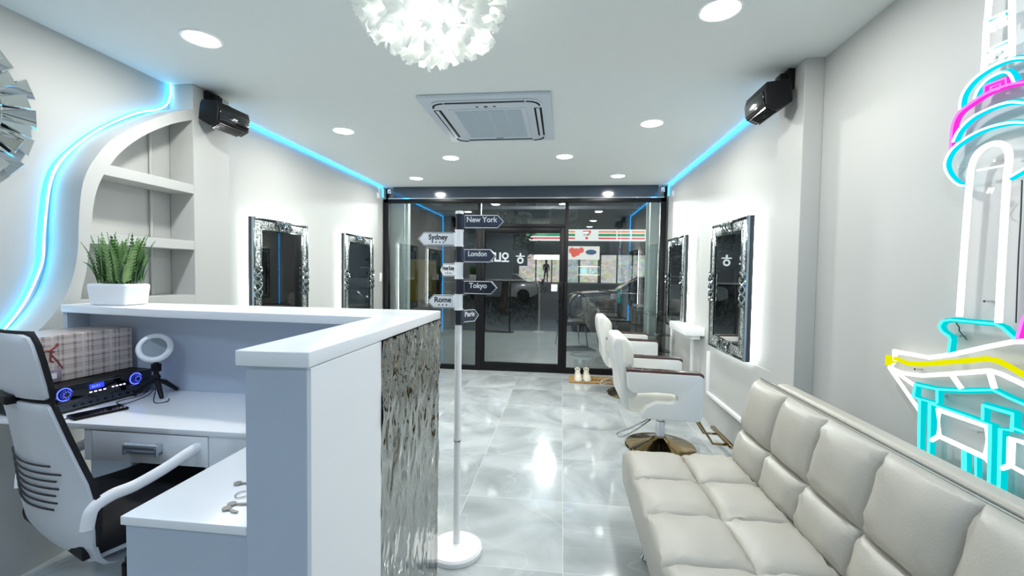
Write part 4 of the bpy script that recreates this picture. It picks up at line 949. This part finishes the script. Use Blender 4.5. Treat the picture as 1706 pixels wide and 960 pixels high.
# ------------------------------------------------------------------ outside: pavement, street and shop
ASPH = mat('asphalt', '3c4246', .8, noise=.3, nscale=2, bump=.2, bscale=60); PAVE = mat('pavement tiles', '5a605e', .5, noise=.2, nscale=3)
struct(MB().box(-8, 8, YF + .06, 10.3, -.14, -.03).build('pavement', PAVE, smooth=0))
struct(MB().box(-40, 40, 10.3, 33, -.25, -.12).build('road', ASPH, smooth=0))
PILM = mat('outside pillar paint', 'c8d4d0', .5)
for x0, x1, lb in ((-2.52, -2.30, 'pale painted pillar outside the left end of the glass'), (1.19, 1.36, 'pale painted pillar outside the right end of the glass')):
    t = thing('pillar', lb, 'pillar', ((x0 + x1) / 2, 6.3, -.03)); MB().box(x0, x1, 6.15, 6.45, -.03, 3.4, .01).build('shaft', PILM, t, smooth=0)
    MB().tube([((x1 + .03) if x0 < 0 else (x0 - .03), 6.2, 0), ((x1 + .03) if x0 < 0 else (x0 - .03), 6.2, 2.6)], .022, n=10).build('drainpipe', PILM, t)
# canopy over the pavement
CAN = mat('corrugated canopy', '6a7f96', .5, metal=.3); STL = mat('dark steel', '20262e', .5)
t = thing('canopy', 'corrugated metal awning on dark beams above the pavement outside', 'awning', (-.5, 8, 3.1))
mb = MB(); vs = []; nx_ = 90
for j in range(2):
    for i in range(nx_ * 2 + 1): vs.append((-5 + 9 * i / (nx_ * 2), 6.2 + j * 5.8, 3.30 + j * .75 + .02 * (1 if i % 2 else -1)))
mb.add(vs, [(i, i + 1, nx_ * 2 + 1 + i + 1, nx_ * 2 + 1 + i) for i in range(nx_ * 2)]); mb.build('roof_sheet', CAN, t, smooth=0)
for x in (-3.4, -1.9, -.65, .6, 1.9): MB().box(x - .04, x + .04, 6.2, 12, 3.10, 3.22, M=Matrix.Translation((0, 0, 0))).build('beam', STL, t, smooth=0)
for y in (7.6, 9.6, 11.6): MB().box(-5, 4, y - .04, y + .04, 3.02, 3.10).build('cross_beam', STL, t, smooth=0)
l = bpy.data.lights.new('street lamp', 'POINT'); l.energy = 420; l.shadow_soft_size = .15; l.color = (.95, 1, 1)
sl = thing('street_lamp', 'small lit tube lamp under the awning outside', 'lamp', (-.3, 9.5, 2.98))
MB().tube([(-.8, 9.5, 2.96), (.2, 9.5, 2.96)], .025, n=10).build('tube', emis('tube lamp', (1, 1, 1), 6), sl)
for x in (-.7, .1): MB().box(x - .01, x + .01, 9.49, 9.51, 2.97, 3.03).build('hanger', STL, sl, smooth=0)
lo = bpy.data.objects.new('lamp_light', l); COL.objects.link(lo); lo.parent = sl; lo.location = (0, 0, -.15)
# shop over the road
SY = 34
shp = thing('convenience_store', 'lit convenience store with striped fascia across the street', 'shop', (2, SY, .55))
SHW = mat('shop wall', '4c5250', .7); SHD = mat('shop dark wall', '121516', .8)
MB().box(-18, 16, SY + .4, SY + 5, .5, 9).build('wall', SHW, shp, smooth=0)
MB().box(-18, 16, SY - 1.5, SY + 5, -.1, .55).build('plinth', mat('shop plinth', '6c706c', .7), shp, smooth=0)
fw = emis('lit white fascia', (.95, 1, .98), .75)
fa = MB().box(-2.8, 6.25, SY - .1, SY + .35, 3.82, 4.68, .02).build('fascia', fw, shp, smooth=0)
def fb(name, c, x0, x1, z0, z1, s_=.9): MB().box(x0, x1, SY - .14, SY - .09, z0, z1).build(name, emis(name, c, s_), fa, smooth=0)
for x0, x1 in ((-2.7, .95), (2.72, 4.05), (4.15, 5.1), (5.2, 6.15)):
    fb('orange_stripe', (.95, .25, .12), x0, x1, 4.44, 4.56); fb('green_stripe', (.03, .30, .12), x0, x1, 4.16, 4.34); fb('red_stripe', (.75, .02, .05), x0, x1, 3.95, 4.05)
mb = MB(); mb.box(1.55, 2.15, SY - .14, SY - .09, 4.46, 4.58); mb.prism([(2.15, 4.58), (2.15, 4.44), (1.93, 4.20), (1.80, 4.20)], SY - .14, SY - .09, 'y'); mb.box(1.74, 1.94, SY - .14, SY - .09, 3.93, 4.10); mb.build('numeral_seven', emis('red numeral', (.85, .04, .04), .9), fa, smooth=0)
text('sign_lettering', 'ELEVEn', .17, emis('green letters', (.05, .3, .1), .8), fa, (1.85, SY - .15, 4.27), (PI / 2, 0, 0), .004, .004)
WINM = shopwin_mat('lit shop window', .6, 'fff6dc'); WINM2 = shopwin_mat('lit shop window cool', .5, 'dff0f4')
for i, (x0, x1, m) in enumerate(((-3.35, -2.1, WINM), (-1.98, -.85, WINM), (-.75, .2, WINM), (.32, 1.25, WINM2), (1.4, 2.75, WINM), (3.0, 4.15, WINM), (4.25, 5.3, WINM2), (5.4, 6.4, WINM2))):
    wn = MB().box(x0, x1, SY + .3, SY + .42, .60, 2.75).build('shop_window', m, shp, smooth=0)
    MB().box(x0 - .06, x0, SY + .22, SY + .42, .55, 2.85).build('mullion', SHW, wn, smooth=0)
MB().box(-3.4, 6.5, SY + .15, SY + .42, 2.75, 2.9).build('window_head', SHD, shp, smooth=0)
MB().box(-2.2, 0, SY + .2, SY + .29, 2.35, 2.72).build('header_sign', emis('white header', (1, 1, .95), 1.2), shp, smooth=0)
po = MB().box(.42, 2.85, SY + .1, SY + .2, 2.38, 3.40).build('poster', emis('poster white', (.85, .85, .8), .8), shp, smooth=0)
mb = MB()
for i, (x, z, r_) in enumerate(((.75, 3.05, .25), (1.1, 2.95, .3), (1.45, 3.1, .22), (.9, 2.75, .2))): mb.sphere((x, SY + .1, z), r_, .03, r_, u=14, v=8)
mb.build('poster_picture', emis('poster red', (.8, .12, .08), .8), po)
mb = MB(); mb.sphere((2.2, SY + .1, 2.95), .42, .03, .2); mb.build('poster_picture', emis('poster blue', (.08, .14, .28), .6), po)
MB().box(-3.3, -2.2, SY - .1, SY + .2, 3.0, 3.7).build('dark_sign', SHD, shp, smooth=0)
MB().box(-14, -3.7, SY - .3, SY + .42, .5, 9).build('dark_wing', SHD, shp, smooth=0)
# person in the doorway
pe = thing('person', 'distant person in brown clothes standing in the lit shop doorway', 'person', (-1.2, SY - .4, .55))
PB = mat('brown clothes', '6b4a32', .8); SK = mat('skin', '9a6a4c', .7)
def skinned(name, verts, edges, radii, m, parent, sub=2):
    me = bpy.data.meshes.new(name); me.from_pydata(verts, edges, []); o = bpy.data.objects.new(name, me); COL.objects.link(o); o.parent = parent
    me.materials.append(m)
    md = o.modifiers.new('skin', 'SKIN'); md.use_smooth_shade = True
    for v_, rr in zip(me.skin_vertices[0].data, radii): v_.radius = (rr, rr)
    me.skin_vertices[0].data[0].use_root = True
    s_ = o.modifiers.new('sub', 'SUBSURF'); s_.levels = sub; s_.render_levels = sub
    return o
hv = [(0, 0, .92), (0, 0, 1.15), (0, 0, 1.38), (0, 0, 1.48), (0, 0, 1.62), (.09, 0, .86), (.10, -.02, .48), (.10, 0, .07), (.11, -.1, .03), (-.09, 0, .86), (-.13, .03, .48), (-.16, .1, .07), (-.16, 0, .03), (.18, 0, 1.38), (.23, .02, 1.10), (.22, -.08, .86), (-.18, 0, 1.38), (-.24, .0, 1.12), (-.20, -.15, .95)]
he = [(0, 1), (1, 2), (2, 3), (3, 4), (0, 5), (5, 6), (6, 7), (7, 8), (0, 9), (9, 10), (10, 11), (11, 12), (2, 13), (13, 14), (14, 15), (2, 16), (16, 17), (17, 18)]
hr = [.13, .12, .14, .055, .10, .09, .06, .04, .035, .09, .06, .04, .035, .06, .045, .03, .06, .045, .03]
skinned('body', hv, he, hr, PB, pe)
MB().sphere((0, .01, 1.66), .10, .11, .12).build('hair', DGREY, pe, world=False)
# vehicles
def wheel(mb, x, y, z, r_, w_, ax='y'):
    M0 = Matrix.Translation((x, y, z)) @ (Matrix.Rotation(PI / 2, 4, 'X') if ax == 'y' else Matrix.Rotation(PI / 2, 4, 'Y'))
    tmp = MB(); tmp.lathe([(0, -w_ / 2), (r_ * .95, -w_ / 2), (r_, -w_ / 3), (r_, w_ / 3), (r_ * .95, w_ / 2), (0, w_ / 2)], n=24); mb.merge(tmp.bm, M0)
def car(name, lab, cat, x, y, s, paint, prof, wh, rz=0):
    t = thing(name, lab, cat, (x, y, -.12), rz)
    MB().prism(prof[0], -.82 * s, .82 * s, 'y', .06 * s).build('body', paint, t, world=False)
    if prof[1]: MB().prism(prof[1], -.70 * s, .70 * s, 'y', .05 * s).build('cabin', BLACKG, t, world=False)
    if prof[2]: MB().prism(prof[2], -.66 * s, .66 * s, 'y', .03 * s).build('roof', paint, t, world=False)
    for wx in wh:
        for sy in (-.74, .74): mb = MB(); wheel(mb, wx, sy * s, .32, .32, .2); mb.build('wheel', BLACKP, t, world=False)
    return t
CARG = mat('dark metallic paint', '23292c', .2, coat=.8, metal=.3); CARW = mat('white paint', 'd8d8d4', .3, coat=.5)
c = car('parked_car', 'dark hatchback parked right outside behind the right-hand glass', 'car', 2.3, 11.6, 1, CARG,
    ([(-2.1, .35), (-2.1, .75), (-1.9, .95), (-.9, 1.02), (2.0, 1.02), (2.05, .4), (1.7, .22), (-1.8, .22)], [(-.95, 1.0), (-.25, 1.40), (1.2, 1.42), (1.9, 1.0)], [(-.25, 1.38), (.1, 1.45), (1.1, 1.46), (1.25, 1.40)]), (-1.3, 1.3))
MB().box(-1.0, 1.95, -.835, -.82, .985, 1.01, .004).build('chrome_trim', CHROME, c, world=False)
MB().sphere((-2.02, -.62, .72), .07, .13, .09).build('headlamp', SIGNW, c, world=False)
c = car('pickup_truck', 'white pickup truck parked across the street on the right', 'truck', 5.6, 24, 1.05, CARW,
    ([(-2.3, .4), (-2.3, 1.0), (2.4, 1.0), (2.4, .45), (2.0, .3), (-2.1, .3)], [(-.9, .95), (-.4, 1.58), (.8, 1.60), (.95, .95)], [(-.45, 1.56), (-.3, 1.66), (.75, 1.67), (.85, 1.56)]), (-1.4, 1.5), rz=.5)
def bike(lab, x, y, z, rz, s=1):
    t = thing('motorcycle', lab, 'motorcycle', (x, y, z), rz)
    for wx in (-.62, .62):
        mb = MB(); M0 = Matrix.Rotation(PI / 2, 4, 'X'); mb.tube([(wx + .27 * math.cos(a), 0, .30 + .27 * math.sin(a)) for a in [2 * PI * k / 20 for k in range(20)]], .05, n=8, closed=True); mb.tube([(wx, -.05, .3), (wx, .05, .3)], .06); mb.build('wheel', BLACKP, t, world=False)
    MB().prism([(-.75, .62), (-.55, .82), (.0, .78), (.1, .55), (.35, .5), (.48, .95), (.56, .95), (.52, .45), (.1, .25), (-.35, .28), (-.5, .5)], -.10, .10, 'y', .03).build('body', DGREY, t, world=False)
    mb = MB(); mb.tube([(.48, -.32, 1.02), (.50, 0, .98), (.48, .32, 1.02)], .018); mb.tube([(.52, 0, .95), (.64, 0, .3)], .03); mb.sphere((.56, 0, .88), .09); mb.build('handlebar', BLACKP, t, world=False)
    MB().box(-.7, .0, -.13, .13, .78, .86, .03).build('seat', BLACKP, t, world=False)
    return t
bike('left of the two motorcycles parked by the shop door', -3.0, 31.2, -.12, 1.2); bike('right of the two motorcycles parked by the shop door', -1.6, 30.6, -.12, 1.0)
bike('black motorcycle parked on the pavement just outside the right-hand glass', 1.0, 9.2, -.03, 1.25)
# black chair on the pavement
bc = thing('pavement_chair', 'black round-backed chair on the pavement outside the right-hand glass', 'chair', (.20, 8.3, -.03), rz=.3)
mb = MB(); mb.box(-.24, .24, -.24, .22, .42, .50, .03); mb.build('seat', BLACKP, bc, world=False)
mb = MB(); mb.tube([(.22 * math.cos(a), -.23, .80 + .22 * math.sin(a)) for a in [2 * PI * k / 24 for k in range(24)]], .014, n=6, closed=True)
for k in range(5): mb.tube([(-.2 + k * .1, -.23, .80 - math.sqrt(.0484 - (-.2 + k * .1) ** 2)), (-.2 + k * .1, -.23, .80 + math.sqrt(.0484 - (-.2 + k * .1) ** 2))], .006, n=5)
mb.tube([(-.15, -.23, .64), (-.17, -.22, .45)], .014); mb.tube([(.15, -.23, .64), (.17, -.22, .45)], .014)
mb.build('backrest', BLACK, bc, world=False)
for sx in (-1, 1):
    for sy in (-1, 1): MB().tube([(sx * .19, sy * .19, .43), (sx * .24, sy * .24, 0)], .014).build('leg', CHROME, bc, world=False)
# dark leafy trees behind the door
LEAF = mat('night foliage', '3c4a34', .35, noise=.5, nscale=5); BARK = mat('bark', '2b231c', .9)
def tree(lab, x, y, h, cr, seed, n=520):
    t = thing('tree', lab, 'tree', (x, y, -.1)); rn = random.Random(seed)
    mb = MB(); mb.tube(catmull([(0, 0, 0), (.1, 0, h * .3), (-.05, .05, h * .6), (.1, 0, h * .85)], 4), [.16 - .011 * k for k in range(13)], n=8)
    for k in range(5):
        a = k * 1.3; mb.tube([(0, 0, h * .45), (.5 * math.cos(a), .5 * math.sin(a), h * .62), (cr * .8 * math.cos(a), cr * .8 * math.sin(a), h * .8)], [.07, .05, .02], n=6)
    mb.build('trunk', BARK, t, world=False)
    mb = MB()
    for k in range(n):
        v = Vector((rn.gauss(0, 1), rn.gauss(0, 1), rn.gauss(0, 1))).normalized() * (cr * rn.uniform(.35, 1) ** .6); c0 = Vector((v.x, v.y, h * .72 + v.z * .85))
        q = Matrix.Rotation(rn.uniform(0, 6.3), 3, 'Z') @ Matrix.Rotation(rn.uniform(0, 3.1), 3, 'X'); s_ = rn.uniform(.06, .13)
        mb.add([c0 + q @ Vector(p) for p in ((-s_, 0, 0), (0, -s_ * .45, 0), (s_, 0, .03), (0, s_ * .45, .02))], [(0, 1, 2, 3)])
    mb.build('foliage', LEAF, t, world=False, smooth=0)
tree('dark leafy street tree behind the left half of the glass door', -2.1, 15.5, 3.5, 1.25, 4, 900)
c = car('parked_car', 'pale saloon car parked in the dark left of the shop', 'car', -3.2, 22.5, 1, CARW,
    ([(-2.1, .35), (-2.1, .75), (-1.9, .9), (-.9, .98), (2.0, .98), (2.05, .4), (1.7, .22), (-1.8, .22)], [(-.95, .95), (-.25, 1.34), (.9, 1.36), (1.5, .95)], [(-.25, 1.33), (.1, 1.38), (.8, 1.39), (.95, 1.34)]), (-1.3, 1.3))
# yellow vehicle at the left
MB_y = car('yellow_van', 'yellow van parked outside seen through the left pane', 'van', -6.6, 16.5, 1, mat('yellow paint', '9a8a18', .35, coat=.5),
    ([(-2.0, .35), (-2.0, 1.1), (-1.4, 1.9), (1.9, 1.95), (1.95, .4), (1.6, .25), (-1.7, .25)], [(-1.36, 1.1), (-1.1, 1.7), (.9, 1.75), (.9, 1.15)], None), (-1.3, 1.3), rz=1.3)
